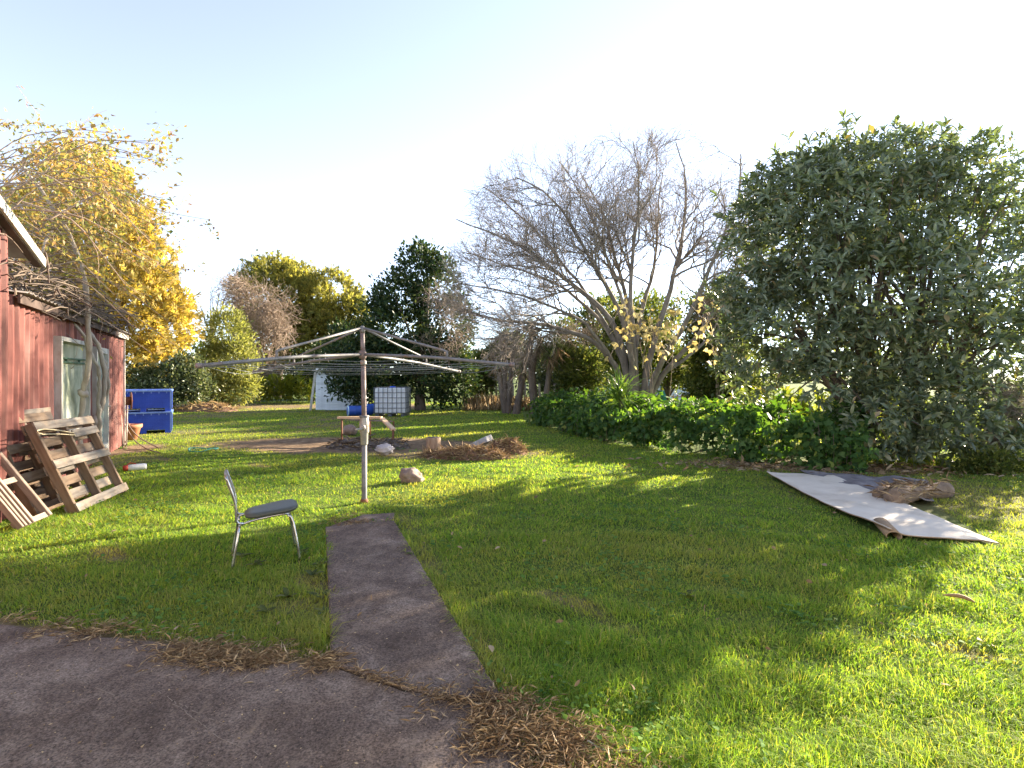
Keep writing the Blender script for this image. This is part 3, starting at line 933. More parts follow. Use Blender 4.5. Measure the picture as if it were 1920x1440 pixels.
# ------------------------------------------------------------------ pallets against the shed
rng = np.random.default_rng(202); random.seed(202)
def make_pallet(name, A, base_dir, tilt, width, length, label, seed, front, half=None, group='timber pallets leaning on the shed', mats=('pallet_wood', 'pallet_grey'), lift=0.0, roll=0.0):
    r = random.Random(seed)
    u = Vector((base_dir[0], base_dir[1], 0)).normalized()
    h = Vector((-u.y, u.x, 0))
    if h.dot(WN) > 0: h = -h
    v = h * math.cos(R(tilt)) + Vector((0, 0, math.sin(R(tilt))))
    w = u.cross(v)
    if w.z < 0: w = -w
    root = empty(name, (A[0], A[1], lift), label, 'pallet', group)
    root.matrix_world = Matrix(((u.x, v.x, w.x, A[0]), (u.y, v.y, w.y, A[1]), (u.z, v.z, w.z, lift), (0, 0, 0, 1)))
    ry = Matrix.Rotation(R(90), 3, 'Z')
    for uu in (0.03, width * 0.5, width - 0.03):
        board(root, 'stringer', M[mats[0]], (length, 0.045, 0.095), (uu, length / 2, 0.0), ry)
    n = 7
    for i in range(n):
        vv = 0.06 + (length - 0.12) * i / (n - 1)
        board(root, 'deck_board', M[mats[1] if r.random() < 0.4 else mats[0]], (width - 0.005, 0.115, 0.02), (width / 2 + r.uniform(-0.012, 0.012), vv, -0.0585),
              Matrix.Rotation(R(r.uniform(-0.6, 0.6)), 3, 'Z'))
    for vv in front:
        board(root, 'deck_board', M[mats[1]], (width + 0.01, 0.105, 0.02), (width / 2 + r.uniform(-0.01, 0.01), vv, 0.0585), Matrix.Rotation(R(r.uniform(-0.8, 0.8)), 3, 'Z'))
    if half:
        board(root, 'deck_board', M[mats[1]], (width * 0.48, 0.10, 0.02), (width * 0.76, half, 0.0585), Matrix.Rotation(R(1.0), 3, 'Z'))
    return root


make_pallet('pallet', (-5.06, 6.28), (-0.21, 0.978), 66, 1.2, 1.14, 'foremost timber pallet with open front boards and three stringers leaning on the shed', 1, (0.06, 0.60, 1.08), 0.93)
make_pallet('pallet', (-5.38, 6.10), (-0.24, 0.97), 68.5, 1.1, 1.20, 'second pallet leaning close behind the foremost pallet', 2, (0.06, 0.45, 0.8, 1.14), mats=('pallet_wood', 'pallet_wood'))
make_pallet('pallet', (-5.60, 6.12), (-0.30, 0.95), 71, 1.1, 1.22, 'darkest rear pallet tucked against the red wall behind the other two', 3, (0.06, 0.6, 1.14), mats=('pallet_wood', 'pallet_wood'))
# narrow slatted frame at the left edge
u = Vector((-0.24, 0.97, 0)).normalized()
h = Vector((-0.97, -0.24, 0)).normalized()
v = h * math.cos(R(56)) + Vector((0, 0, math.sin(R(56))))
w = u.cross(v)
frame = empty('slatted_frame', (-5.02, 5.55, 0.0), 'narrow pale slatted wooden frame leaning at the left picture edge', 'wooden frame')
frame.matrix_world = Matrix(((u.x, v.x, w.x, -5.02), (u.y, v.y, w.y, 5.55), (u.z, v.z, w.z, 0.04), (0, 0, 0, 1)))
ry = Matrix.Rotation(R(90), 3, 'Z')
for uu, ww, W, T in ((0.50, 0.0, 0.045, 0.07), (0.20, 0.0, 0.04, 0.07), (0.135, 0.005, 0.03, 0.05), (0.075, 0.0, 0.03, 0.05), (0.02, -0.005, 0.03, 0.06)):
    board(frame, 'rail' if uu in (0.5, 0.2) else 'slat', M['frame_wood'], (1.25, W, T), (uu, 0.625, ww), ry)
for vv in (0.03, 0.52, 1.0):
    board(frame, 'cross_bar', M['frame_wood'], (0.26, 0.06, 0.025), (0.35, vv, -0.01 if vv > 0.1 else 0.0))
for vv in (0.06, 0.6):
    board(frame, 'cross_bar', M['frame_wood'], (0.20, 0.06, 0.02), (0.11, vv, -0.042))
# loose board along the top of the pallets
lb = empty('loose_board', (-5.9, 6.6, 1.15), 'thin loose board lying along the tops of the rear pallets', 'board')
board(lb, 'plank', M['pallet_grey'], (1.15, 0.02, 0.07), (0, 0, 0), Matrix.Rotation(math.atan2(0.95, -0.30), 3, 'Z'))
# pale strapping loop on the front pallet
Am = Vector((-5.06, 6.28, 0))
uM, hM = Vector((-0.21, 0.978, 0)).normalized(), Vector((-0.978, -0.21, 0)).normalized()
vM = hM * math.cos(R(66)) + Vector((0, 0, math.sin(R(66))))
wM = uM.cross(vM)
def onp(a, b, c): return Am + uM * a + vM * b + wM * c
st = MB()
st.tube([onp(0.62, 0.93, 0.075), onp(0.3, 1.0, 0.085), onp(0.06, 1.03, 0.10), onp(-0.10, 1.02, 0.12), onp(-0.12, 0.99, 0.12), onp(0.0, 0.97, 0.10), onp(0.3, 0.95, 0.08), onp(0.62, 0.90, 0.075)], 0.007, 5)
tag(st.build('strap_loop', M['cord'], None, True), 'pale cord loop hanging on the foremost pallet', 'cord')

# ------------------------------------------------------------------ things by the shed corner
rng = np.random.default_rng(203); random.seed(203)
# stacked blue pallet bins
bx, by = gp(322, 811)
BX = Vector((0.85, 0.52, 0)).normalized()
BY = Vector((-BX.y, BX.x, 0))
def make_bin(z0, label):
    W, D, H = 1.32, 1.05, 0.60
    root = empty('pallet_bin', (bx, by, z0), label, 'plastic bin', 'blue bins stacked beside the shed')
    root.matrix_world = Matrix(((BX.x, BY.x, 0, bx - BX.x * W / 2), (BX.y, BY.y, 0, by - BX.y * W / 2), (0, 0, 1, z0), (0, 0, 0, 1)))
    D2 = D / 2
    # walls with a grid of ribs
    for nm, c, s, ax in (('front_panel', (0, 0.02, 0.33), (W - 0.06, 0.02, 0.44), 'x'), ('back_panel', (0, D - 0.02, 0.33), (W - 0.06, 0.02, 0.44), 'x'),
                         ('side_panel', (W / 2 - 0.02, D2, 0.33), (0.02, D - 0.06, 0.44), 'y'), ('side_panel', (-W / 2 + 0.02, D2, 0.33), (0.02, D - 0.06, 0.44), 'y')):
        p = MB().box(c, s).build(nm, M['blue_plastic'], root)
        g = MB()
        sgn = -1 if (ax == 'x' and c[1] < D2) or (ax == 'y' and c[0] < 0) else 1
        L = s[0] if ax == 'x' else s[1]
        nv = 22
        for i in range(1, nv):
            t = -L / 2 + L * i / nv
            if ax == 'x': g.box((c[0] + t, c[1] + sgn * 0.014, c[2]), (0.009, 0.012, 0.43))
            else: g.box((c[0] + sgn * 0.014, c[1] + t, c[2]), (0.012, 0.009, 0.43))
        for i in range(1, 8):
            zz = c[2] - 0.22 + 0.44 * i / 8
            if ax == 'x': g.box((c[0], c[1] + sgn * 0.0135, zz), (L - 0.02, 0.011, 0.008))
            else: g.box((c[0] + sgn * 0.0135, c[1], zz), (0.011, L - 0.02, 0.008))
        g.build('rib_grid', M['blue_plastic'], p)['kind'] = 'stuff'
    rim = MB()
    rim.box((0, 0.0, 0.575), (W + 0.02, 0.06, 0.05)).box((0, D, 0.575), (W + 0.02, 0.06, 0.05))
    rim.box((W / 2, D2, 0.575), (0.06, D - 0.06, 0.049)).box((-W / 2, D2, 0.575), (0.06, D - 0.06, 0.049))
    bevel(rim.build('rim', M['blue_edge'], root), 0.008)
    for sx in (-1, 1):
        for yy in (0.02, D - 0.02):
            MB().box((sx * (W / 2 - 0.015), yy, 0.30), (0.055, 0.065, 0.50)).build('corner_post', M['blue_edge'], root)
    rb = MB()
    for i in range(7):
        rb.box((-W / 2 + 0.12 + i * (W - 0.24) / 6, 0.0, 0.525), (0.022, 0.045, 0.05))
    rb.build('rim_ribs', M['blue_edge'], root)['kind'] = 'stuff'
    MB().box((0, D2, 0.105), (W - 0.04, D - 0.04, 0.03)).build('floor_panel', M['blue_plastic'], root)
    for xx in (-W / 2 + 0.09, 0, W / 2 - 0.09):
        MB().box((xx, D2, 0.045), (0.14, D - 0.02, 0.088)).build('foot', M['blue_plastic'], root)
    return root
make_bin(0.0, 'lower of two stacked blue plastic bins, standing on the grass')
make_bin(0.603, 'upper of two stacked blue plastic bins beside the shed')
# terracotta pot, hose reel and hoses
px_, py_ = gp(246, 824)
pot = empty('flower_pot', (px_, py_, 0), 'terracotta pot standing on the grass at the shed corner', 'flower pot')
MB().lathe([(0.13, 0), (0.20, 0.28), (0.235, 0.30), (0.24, 0.38), (0.215, 0.38), (0.205, 0.30), (0.12, 0.06)], 18).build('body', M['terracotta'], pot, True)
MB().lathe([(0.20, 0.30), (0.0, 0.315)], 18).build('soil', M['ash'], pot)
rc = at(234, 752, 12.7)
reel = empty('hose_reel', tuple(rc), 'rusty brown hose reel mounted at the shed corner above the pot', 'hose reel')
reel.rotation_euler = (0, 0, R(40))
mt = Matrix.Rotation(R(90), 3, 'Y')
MB().lathe([(0.10, -0.11), (0.10, 0.11)], 14, (0, 0, 0), mt).build('drum', M['rust'], reel, True)
for s in (-1, 1):
    MB().lathe([(0.20, s * 0.12 - 0.012), (0.21, s * 0.12), (0.20, s * 0.12 + 0.012)], 16, (0, 0, 0), mt).build('flange', M['rust'], reel, True)
MB().tube([(-0.22, 0.02, 0), (0.16, 0, 0)], 0.02, 8).build('axle', M['rust'], reel)
for k, (pp, lab) in enumerate((([(224, 735), (228, 790), (250, 825), (275, 845), (300, 852)], 'thin dark hose hanging from the reel and trailing furthest over the grass'),
                        ([(200, 765), (215, 800), (232, 825), (238, 835)], 'thin brown hose drooping down the red wall left of the reel'),
                        ([(233, 765), (240, 800), (262, 822), (296, 842)], 'thin hose looping from the reel down in front of the pot'))):
    q = []
    for i, (a, b) in enumerate(pp):
        Yd = 12.6 - 0.4 * i / len(pp) if b < 815 else min(12.5, 1632 / (b - HOR))
        c = at(a, b, Yd)
        q.append((c.x, c.y, max(0.03, c.z)))
    q = resample(q, 18)
    V, F = ribbons(q[None], np.full((1, 18), 0.012), 6)
    tag(mesh_arr('garden_hose', V, F, M['hose'], None, True), lab, 'hose', 'hoses at the shed corner')
# poles leaning in the corner
for k, (a, b) in enumerate((((212, 742), (222, 838)), ((226, 760), (228, 838)))):
    p0 = at(a[0], a[1], 12.3)
    gx_, gy_ = gp(b[0], b[1])
    tag(MB().tube([(gx_ + 0.1, gy_, 0), tuple(p0 + Vector((0.12, 0.05, 0)))], 0.018, 6).build('garden_stake', M['bark_pale'], None, True),
        ('left of two thin stakes leaning in the shed corner', 'right of two thin stakes leaning in the shed corner')[k], 'stake')
# red and white canister in the grass
cx_, cy_ = gp(241, 884)
can = empty('canister', (cx_, cy_, 0.06), 'white canister with a red end lying on the grass beside the pallets', 'canister')
mt = Matrix.Rotation(R(90), 3, 'Y') @ Matrix.Rotation(R(0), 3, 'Z')
can.rotation_euler = (0, 0, R(38))
MB().lathe([(0.03, -0.02), (0.05, 0.0), (0.055, 0.05), (0.055, 0.22), (0.045, 0.25)], 14, (0, 0, 0), mt).build('body', M['white_plastic'], can, True)
MB().lathe([(0.02, -0.08), (0.045, -0.07), (0.05, -0.01), (0.03, 0.0)], 14, (0, 0, 0), mt).build('cap', M['red_plastic'], can, True)
MB().tube([(-0.02, 0, 0.05), (0.03, 0.03, 0.075), (0.10, 0.0, 0.06)], 0.01, 6).build('handle', M['red_plastic'], can)
# coil of teal hose in the grass
hx, hy = gp(378, 847)
V, F = ribbons(np.array([[(hx + (0.28 + 0.05 * math.sin(3 * t)) * math.cos(t), hy + 0.22 * math.sin(t), 0.05 + 0.02 * math.sin(2.3 * t)) for t in np.linspace(0, 11, 60)]]), np.full((1, 60), 0.010), 6)
tag(mesh_arr('teal_hose_coil', V, F, M['teal'], None, True), 'small coil of teal hose lying in the grass', 'hose')

# ------------------------------------------------------------------ rotary clothesline
rng = np.random.default_rng(204); random.seed(204)
CX, CY = gp(683, 940)
line = empty('clothesline', (CX, CY, 0), 'galvanised rotary clothesline on a single post at the end of the path', 'clothesline')
MB().tube([(0, 0, -0.1), (0, 0, 0.04), (0, 0, 0.9)], [0.040, 0.0345, 0.0335], 14).build('post', M['galv'], line, True)
MB().lathe([(0.05, -0.02), (0.05, 0.02), (0.037, 0.035)], 12).build('post_collar', M['rust'], line, True)
MB().tube([(0, 0, 0.85), (-0.012, 0, 1.72)], 0.031, 14).build('inner_tube', M['galv_rust'], line, True)
MB().tube([(-0.012, 0, 1.72), (-0.024, 0, 2.19)], 0.027, 14).build('mast', M['galv_rust'], line, True)
MB().lathe([(0.036, 0), (0.040, 0.015), (0.040, 0.04), (0.036, 0.055)], 14, (-0.012, 0, 1.735)).build('ring', M['cast'], line, True)
hs = MB().lathe([(0.040, 0.72), (0.046, 0.73), (0.048, 0.86), (0.060, 0.88), (0.062, 1.0), (0.052, 1.05), (0.052, 1.085), (0.040, 1.09)], 16)
housing = hs.build('winder_housing', M['cast'], line, True)
mx_ = Matrix.Rotation(R(90), 3, 'X')
MB().lathe([(0.034, 0.03), (0.036, 0.085), (0.028, 0.095)], 14, (0.0, 0, 0.945), mx_).build('gear_boss', M['cast'], housing, True)
MB().tube([(0, -0.09, 0.93), (-0.05, -0.10, 0.925), (-0.062, -0.15, 0.925)], [0.014, 0.014, 0.017], 8).build('crank', M['cast'], housing, True)
MB().lathe([(0.060, 1.07), (0.064, 1.08), (0.060, 1.092)], 14, (0, 0, 0)).build('flange', M['galv'], housing, True)
HUB = Vector((-0.02, 0, 1.865))
MB().lathe([(0.040, -0.05), (0.048, -0.03), (0.048, 0.03), (0.036, 0.05)], 12, tuple(HUB)).build('hub', M['galv_rust'], line, True)
TOP = Vector((-0.024, 0, 2.20))
MB().lathe([(0.030, -0.06), (0.036, -0.03), (0.036, 0.0), (0.02, 0.03)], 12, tuple(TOP)).build('cap', M['galv'], line, True)
arms = []
for ang, ze in ((-28.5, 1.715), (180 + 61.5, 1.690), (180 - 28.5, 1.648), (61.5, 1.665)):
    d = Vector((math.cos(R(ang)), math.sin(R(ang)), 0))
    end = Vector((0, 0, ze)) + d * 2.13
    st = HUB + d * 0.03
    arms.append((st, end, d))
    mid = st + (end - st) * 0.5 + Vector((0, 0, 0.025))
    arm = MB().tube(resample([st, mid, end], 10), 0.0195, 10).build('arm', M['galv'], line, True)
    pg = MB()
    for t in (0.28, 0.36, 0.44, 0.52, 0.60, 0.68, 0.76, 0.84, 0.91, 0.975):
        p = st + (end - st) * t + Vector((0, 0, 0.03))
        pg.tube([p - Vector((0, 0, 0.05)), p + Vector((0, 0, 0.018))], 0.006, 6)
    pg.build('wire_pegs', M['galv'], arm)['kind'] = 'stuff'
    MB().tube([end - d * 0.02, end + d * 0.03], 0.026, 10).build('arm_cap', M['galv_rust'], arm, True)
    q = st + (end - st) * 0.60
    el = q + Vector((0, 0, 0.105))
    MB().tube([TOP + d * 0.02, TOP + (el - TOP) * 0.5, el - (el - TOP).normalized() * 0.05, el - Vector((0, 0, 0.008)), el - Vector((0, 0, 0.04)), q + Vector((0, 0, 0.005))], 0.0145, 10).build('strut', M['galv'], line, True)
for t in (0.40, 0.60, 0.76, 0.88, 0.97):
    pts = [st + (e - st) * t + Vector((0, 0, -0.012)) for st, e, d in arms]
    order = [0, 3, 2, 1, 0]
    poly = []
    for a, b in zip(order[:-1], order[1:]):
        for k in range(9):
            s = k / 9
            p = pts[a] + (pts[b] - pts[a]) * s
            p.z -= 0.10 * (0.4 + 0.8 * t) * 4 * s * (1 - s) * 0.35
            poly.append(p)
    poly.append(pts[0])
    MB().tube(poly, 0.0024, 4).build('wire_loop', M['wire'], line)

# ------------------------------------------------------------------ chair
rng = np.random.default_rng(205); random.seed(205)
ch = Vector((-2.20, 4.80, 0))
fwd = Vector((0.889, 0.458, 0)).normalized()
lat = Vector((-fwd.y, fwd.x, 0))
chair = empty('chair', tuple(ch), 'old metal dining chair with grey green vinyl seat standing on the grass', 'chair')
chair.matrix_world = Matrix(((fwd.x, lat.x, 0, ch.x), (fwd.y, lat.y, 0, ch.y), (0, 0, 1, -0.03), (0, 0, 0, 1)))
# local: x forward, y across, z up
def bend(pts, n=14): return [tuple(p) for p in resample(pts, n)]
for s in (-1, 1):
    y0, y1 = s * 0.165, s * 0.20
    MB().tube(bend([(-0.245, y1 * 1.02, 0), (-0.20, y1, 0.26), (-0.185, y0, 0.365)], 8), 0.0115, 8).build('rear_leg', M['chrome'], chair, True)
    MB().tube(bend([(0.29, y1 * 1.02, 0.0), (0.262, y1, 0.20), (0.225, y0, 0.405), (0.19, y0, 0.425)], 10), 0.0115, 8).build('front_leg', M['chrome'], chair, True)
    MB().tube(bend([(-0.19, y0 * 1.05, 0.37), (-0.10, y0, 0.398), (0.10, y0, 0.425), (0.20, y0, 0.428)], 10), 0.010, 8).build('seat_rail', M['chrome'], chair, True)
    MB().tube(bend([(-0.15, y0 * 1.06, 0.385), (-0.20, y0 * 1.08, 0.375), (-0.215, y0 * 1.08, 0.42), (-0.205, y0 * 1.08, 0.52), (-0.235, y0 * 1.08, 0.64), (-0.285, y0 * 1.05, 0.79)], 16), 0.0115, 8).build('back_post', M['chrome'], chair, True)
    MB().lathe([(0.014, -0.012), (0.016, 0.0), (0.014, 0.02)], 8, (-0.245, y1 * 1.02, 0.01)).build('foot_cap', M['dark_gap'], chair)
MB().tube([(0.2, -0.165, 0.425), (0.2, 0.165, 0.425)], 0.010, 8).build('front_rail', M['chrome'], chair)
# seat pad: rounded trapezoid
def pad(outline, z, th, tiltx, n=24):
    v, f = [], []
    rings = [(0.93, 0.0), (1.0, 0.3), (1.0, 0.7), (0.95, 0.93), (0.80, 1.05), (0.45, 1.14)]
    for sc_, t in rings:
        for (x, y) in outline:
            v.append((x * sc_, y * sc_, z + tiltx * x * sc_ + th * t))
    m = len(outline)
    for i in range(len(rings) - 1):
        for k in range(m):
            f.append((i * m + k, i * m + (k + 1) % m, (i + 1) * m + (k + 1) % m, (i + 1) * m + k))
    f.append(tuple(reversed(range(m))))
    f.append(tuple((len(rings) - 1) * m + k for k in range(m)))
    return MB().add(v, f)
outl = []
for k in range(32):
    a = 2 * math.pi * k / 32
    ca, sa = math.cos(a), math.sin(a)
    x = 0.215 * np.sign(ca) * abs(ca) ** 0.55
    wd = 0.165 + 0.045 * (x + 0.21) / 0.42
    outl.append((x, wd * np.sign(sa) * abs(sa) ** 0.55))
o = pad(outl, 0.425, 0.042, 0.11).build('seat', M['vinyl'], chair, True)
o.location = (0.07, 0, 0)
# curved backrest pad between the posts
v, f = [], []
nu, nv = 10, 8
for side in (0, 1):
    for i in range(nu):
        t = i / (nu - 1)
        yy = (t - 0.5) * 0.33
        for j in range(nv):
            s_ = j / (nv - 1)
            zz = 0.585 + 0.215 * s_
            edge = 0.012 * (1 - abs(2 * s_ - 1) ** 4) * (1 - abs(2 * t - 1) ** 6)
            xx = -0.222 - 0.062 * (zz - 0.60) / 0.19 - 0.010 * (1 - (2 * t - 1) ** 2)
            v.append((xx + (edge + 0.004) * (1 if side else -1), yy, zz))
for side in (0, 1):
    for i in range(nu - 1):
        for j in range(nv - 1):
            a = side * nu * nv + i * nv + j
            q = (a, a + 1, a + nv + 1, a + nv)
            f.append(q if side == 0 else tuple(reversed(q)))
n2 = nu * nv
bord = [i * nv for i in range(nu)] + [(nu - 1) * nv + j for j in range(1, nv)] + [i * nv + nv - 1 for i in range(nu - 2, -1, -1)] + [j for j in range(nv - 2, 0, -1)]
for k in range(len(bord)):
    a, b = bord[k], bord[(k + 1) % len(bord)]
    f.append((a, b, b + n2, a + n2))
MB().add(v, f).build('backrest', M['tan_vinyl'], chair, True)

# ------------------------------------------------------------------ heap, table frame and stones
rng = np.random.default_rng(206); random.seed(206)
def lump(name, mat, c, size, seed, label=None, cat=None, n=14, m=22, rough=0.22, f=2.2, parent=None, smooth=True, group=None, flat=0.0):
    v, fc = [], []
    for i in range(n + 1):
        th = math.pi * i / n
        for k in range(m):
            a = 2 * math.pi * k / m
            d = np.array([math.sin(th) * math.cos(a), math.sin(th) * math.sin(a), math.cos(th)])
            r_ = 1 + rough * snoise(d[None] + seed * 3.1, f, seed)[0] + 0.4 * rough * snoise(d[None] * 2.7 + seed, f, seed + 1)[0]
            p = d * r_ * np.array(size)
            if p[2] < -flat * size[2] and flat: p[2] = -flat * size[2]
            v.append((c[0] + p[0], c[1] + p[1], c[2] + p[2]))
    for i in range(n):
        for k in range(m):
            fc.append((i * m + k, i * m + (k + 1) % m, (i + 1) * m + (k + 1) % m, (i + 1) * m + k))
    o = MB().add(v, fc).build(name, mat, parent, smooth)
    return tag(o, label, cat, group)


def mound(name, mat, cx, cy, rx, ry, h, seed, parent=None, n=60, ang=0.0, rough=0.45):
    g = np.linspace(-1.15, 1.15, n)
    U, W = np.meshgrid(g, g)
    q = np.hypot(U, W)
    p = np.stack([U * rx, W * ry], -1)
    z = h * np.clip(1 - q ** 2, 0, 1) ** 0.8 * (1 + rough * snoise(p, 5, seed) + rough * 0.6 * snoise(p, 14, seed + 1)) + 0.02 * snoise(p, 25, seed + 2) * (q < 1) - 0.03 * (q > 0.98)
    ca, sa = math.cos(ang), math.sin(ang)
    X, Y = cx + U * rx * ca - W * ry * sa, cy + U * rx * sa + W * ry * ca
    id_ = np.arange(n * n).reshape(n, n)
    F = np.stack([id_[:-1, :-1], id_[:-1, 1:], id_[1:, 1:], id_[1:, :-1]], -1).reshape(-1, 4)
    o = mesh_arr(name, np.stack([X, Y, z], -1).reshape(-1, 3), F, mat, parent, True)
    return o, (X.ravel(), Y.ravel(), z.ravel())


def litter(name, parent, mat, X, Y, Z, n, length, width, up=0.25, seedw=None):
    """loose stalks lying over given surface points"""
    k = rng.choice(len(X), n)
    pos = np.stack([X[k], Y[k], Z[k]], -1) + rng.normal(size=(n, 3)) * [0.03, 0.03, 0.006]
    ax = norm(rng.normal(size=(n, 3)) * [1, 1, up])
    nr = np.tile([0, 0, 1.0], (n, 1)) + 0.4 * rng.normal(size=(n, 3))
    L = length * (0.4 + 1.0 * rng.random(n))
    V, F = leaves(pos, ax, nr, L, LEAF2, width / length)
    V[:, 2] = np.maximum(V[:, 2], 0.006)
    o = mesh_arr(name, V, F, mat, parent)
    o['kind'] = 'stuff'
    return o


hx, hy = gp(690, 838)
heap = empty('burnt_heap', (hx, hy, 0), 'low dark heap of ash, sticks and burnt rubbish below the table frame', 'ash heap')
o, (X, Y, Z) = mound('ash', M['ash'], 0, 0, 0.95, 0.45, 0.15, 31, heap, rough=0.6)
keep = Z > 0.01
litter('burnt_sticks', heap, M['twig_dark'], X[keep], Y[keep], Z[keep], 300, 0.20, 0.009, 0.2)
litter('pale_scraps', heap, M['straw'], X[keep], Y[keep], Z[keep], 420, 0.10, 0.02, 0.6)
for k in range(9):
    a = random.uniform(0, 6.28)
    p0 = Vector((random.uniform(-0.7, 0.7), random.uniform(-0.4, 0.4), 0.12))
    d = Vector((math.cos(a), 0.5 * math.sin(a), random.uniform(-0.1, 0.5)))
    MB().tube([p0 - d * 0.25, p0, p0 + d * random.uniform(0.2, 0.4)], [0.022, 0.02, 0.012], 6).build('branch', M['bark_brown'], heap, True)

table = empty('table_frame', (-3.6, 13.0, 0), 'broken table frame with orange wooden edge and thin legs over the heap', 'table')
def tl(px, py, Y): return at(px, py, Y) - Vector((-3.6, 13.0, 0))
A_, B_, C_ = tl(634, 783, 13.2), tl(716, 783, 13.1), tl(738, 806, 12.3)
def plank(a, b, w, t, name, mat):
    return MB().bar(a, b, w, t).build(name, mat, table)
plank(A_, B_, 0.12, 0.05, 'edge_rail', M['plank_orange'])
plank(B_ + Vector((0.02, -0.06, -0.02)), C_, 0.11, 0.045, 'edge_rail', M['plank_orange'])
plank(tl(654, 787, 12.7), tl(736, 790, 12.9), 0.03, 0.03, 'cross_rail', M['galv_rust'])
for a, foot in ((tl(641, 785, 13.15), gp(641, 829)), (tl(694, 785, 13.4), gp(694, 822)), (tl(737, 806, 12.3), gp(736, 838)), (tl(738, 790, 12.9), gp(738, 828))):
    MB().tube([tuple(a), (foot[0] + 3.6, foot[1] - 13.0, -0.02)], 0.022, 6).build('leg', M['rust'], table, True)

sx, sy = gp(655, 815)
lump('boulder', M['stone'], (sx, sy, 0.11), (0.19, 0.16, 0.15), 5, 'rounded brown boulder seen under the table frame', 'rock')
sx, sy = gp(721, 853)
lump('rubbish_bag', M['pale_stone'], (sx, sy, 0.11), (0.17, 0.13, 0.10), 8, 'crumpled pale lilac plastic bag on the front of the ash heap', 'bag', rough=0.3, f=3.5)
sx, sy = gp(772, 902)
lump('rock', M['stone'], (sx, sy, 0.06), (0.175, 0.14, 0.12), 12, 'single brown rock lying on the shaded lawn beyond the post', 'rock', rough=0.3)
# stump
sx, sy = gp(813, 840)
stump = empty('tree_stump', (sx, sy, 0), 'short sawn tree stump standing right of the ash heap', 'stump')
MB().lathe([(0.175, -0.03), (0.165, 0.03), (0.155, 0.12), (0.16, 0.22), (0.15, 0.235)], 18).build('trunk', M['stump'], stump, True)
MB().lathe([(0.145, 0.236), (0.14, 0.240)], 18).build('cut_face', M['bark_brown'], stump)
# brown mounds with a lump of concrete
sx, sy = gp(872, 858)
md = empty('brown_mound', (sx, sy, 0), 'long brown mound of dead grass and soil in front of the stump', 'mound')
o, (X, Y, Z) = mound('soil', M['brown_mound'], 0, 0, 0.92, 0.30, 0.17, 41, md, ang=-0.25)
keep = Z > 0.005
litter('dead_stalks', md, M['needles'], X[keep], Y[keep], Z[keep], 1600, 0.15, 0.006, 0.5)
sx, sy = gp(948, 849)
md = empty('brown_mound', (sx, sy, 0), 'small brown mound of dead grass right of the concrete lump', 'mound')
o, (X, Y, Z) = mound('soil', M['brown_mound'], 0, 0, 0.44, 0.30, 0.19, 43, md)
keep = Z > 0.005
litter('dead_stalks', md, M['needles'], X[keep], Y[keep], Z[keep], 900, 0.15, 0.006, 0.5)
sx, sy = gp(902, 846)
cb = MB()
for i in range(1):
    pts = [(-0.24, -0.05), (-0.12, -0.14), (0.10, -0.13), (0.25, -0.02), (0.16, 0.13), (-0.14, 0.14)]
    v = [(x * 1.0, y, 0.02 + 0.05 * x) for x, y in pts] + [(x * 0.92, y * 0.9, 0.11 + 0.22 * x * 0.6) for x, y in pts]
    n = len(pts)
    cb.add(v, [tuple(reversed(range(n))), tuple(range(n, 2 * n))] + [(k, (k + 1) % n, n + (k + 1) % n, n + k) for k in range(n)])
o = cb.build('concrete_lump', M['broken_concrete'])
o.location = (sx, sy, 0.10)
o.rotation_euler = (R(-18), R(-14), R(20))
o.scale = (1.25, 1.2, 1.3)
bevel(o, 0.012)
tag(o, 'tilted grey lump of broken concrete between the two brown mounds', 'concrete lump')
# hay heap at the far end
sx, sy = gp(388, 771)
md = empty('grass_heap', (sx, sy, 0), 'flat dark heap of old grass clippings at the far left of the lawn', 'mound')
o, (X, Y, Z) = mound('clippings', M['brown_mound'], 0, 0, 1.35, 0.8, 0.26, 47, md)
keep = Z > 0.01
litter('dead_stalks', md, M['straw'], X[keep], Y[keep], Z[keep], 700, 0.3, 0.02, 0.4)

# ------------------------------------------------------------------ tank, drums and the white hut
rng = np.random.default_rng(207); random.seed(207)
tx, ty = gp(731, 781)
tank = empty('liquid_tank', (tx, ty, 0), 'white plastic bulk tank in a steel cage under the dark tree', 'tank')
W, D, H = 1.24, 1.0, 1.02
bevel(MB().box((0, D / 2, 0.11 + H / 2), (W - 0.05, D - 0.05, H - 0.04)).build('bottle', M['ibc_white'], tank), 0.05, 3)
cg = MB()
for zz in np.linspace(0.13, 0.11 + H, 6):
    for yy in (0, D): cg.box((0, yy, zz), (W, 0.02, 0.02))
    for xx in (-W / 2, W / 2): cg.box((xx, D / 2, zz), (0.02, D, 0.0195))
for xx in np.linspace(-W / 2, W / 2, 8):
    for yy in (0, D): cg.box((xx, yy - 0.012 if yy == 0 else yy + 0.012, 0.11 + H / 2), (0.02, 0.02, H))
for yy in np.linspace(0.15, D - 0.15, 5):
    for xx in (-W / 2, W / 2): cg.box((xx * 1.012, yy, 0.11 + H / 2), (0.02, 0.02, H))
cg.build('cage', M['cage'], tank)
for xx in (-0.5, 0, 0.5):
    MB().box((xx, D / 2, 0.045), (0.14, D, 0.09)).build('pallet_foot', M['cage'], tank)
MB().lathe([(0.12, 0), (0.12, 0.05), (0.08, 0.06)], 14, (0, D / 2, 0.11 + H - 0.02)).build('lid', M['blue_plastic'], tank, True)


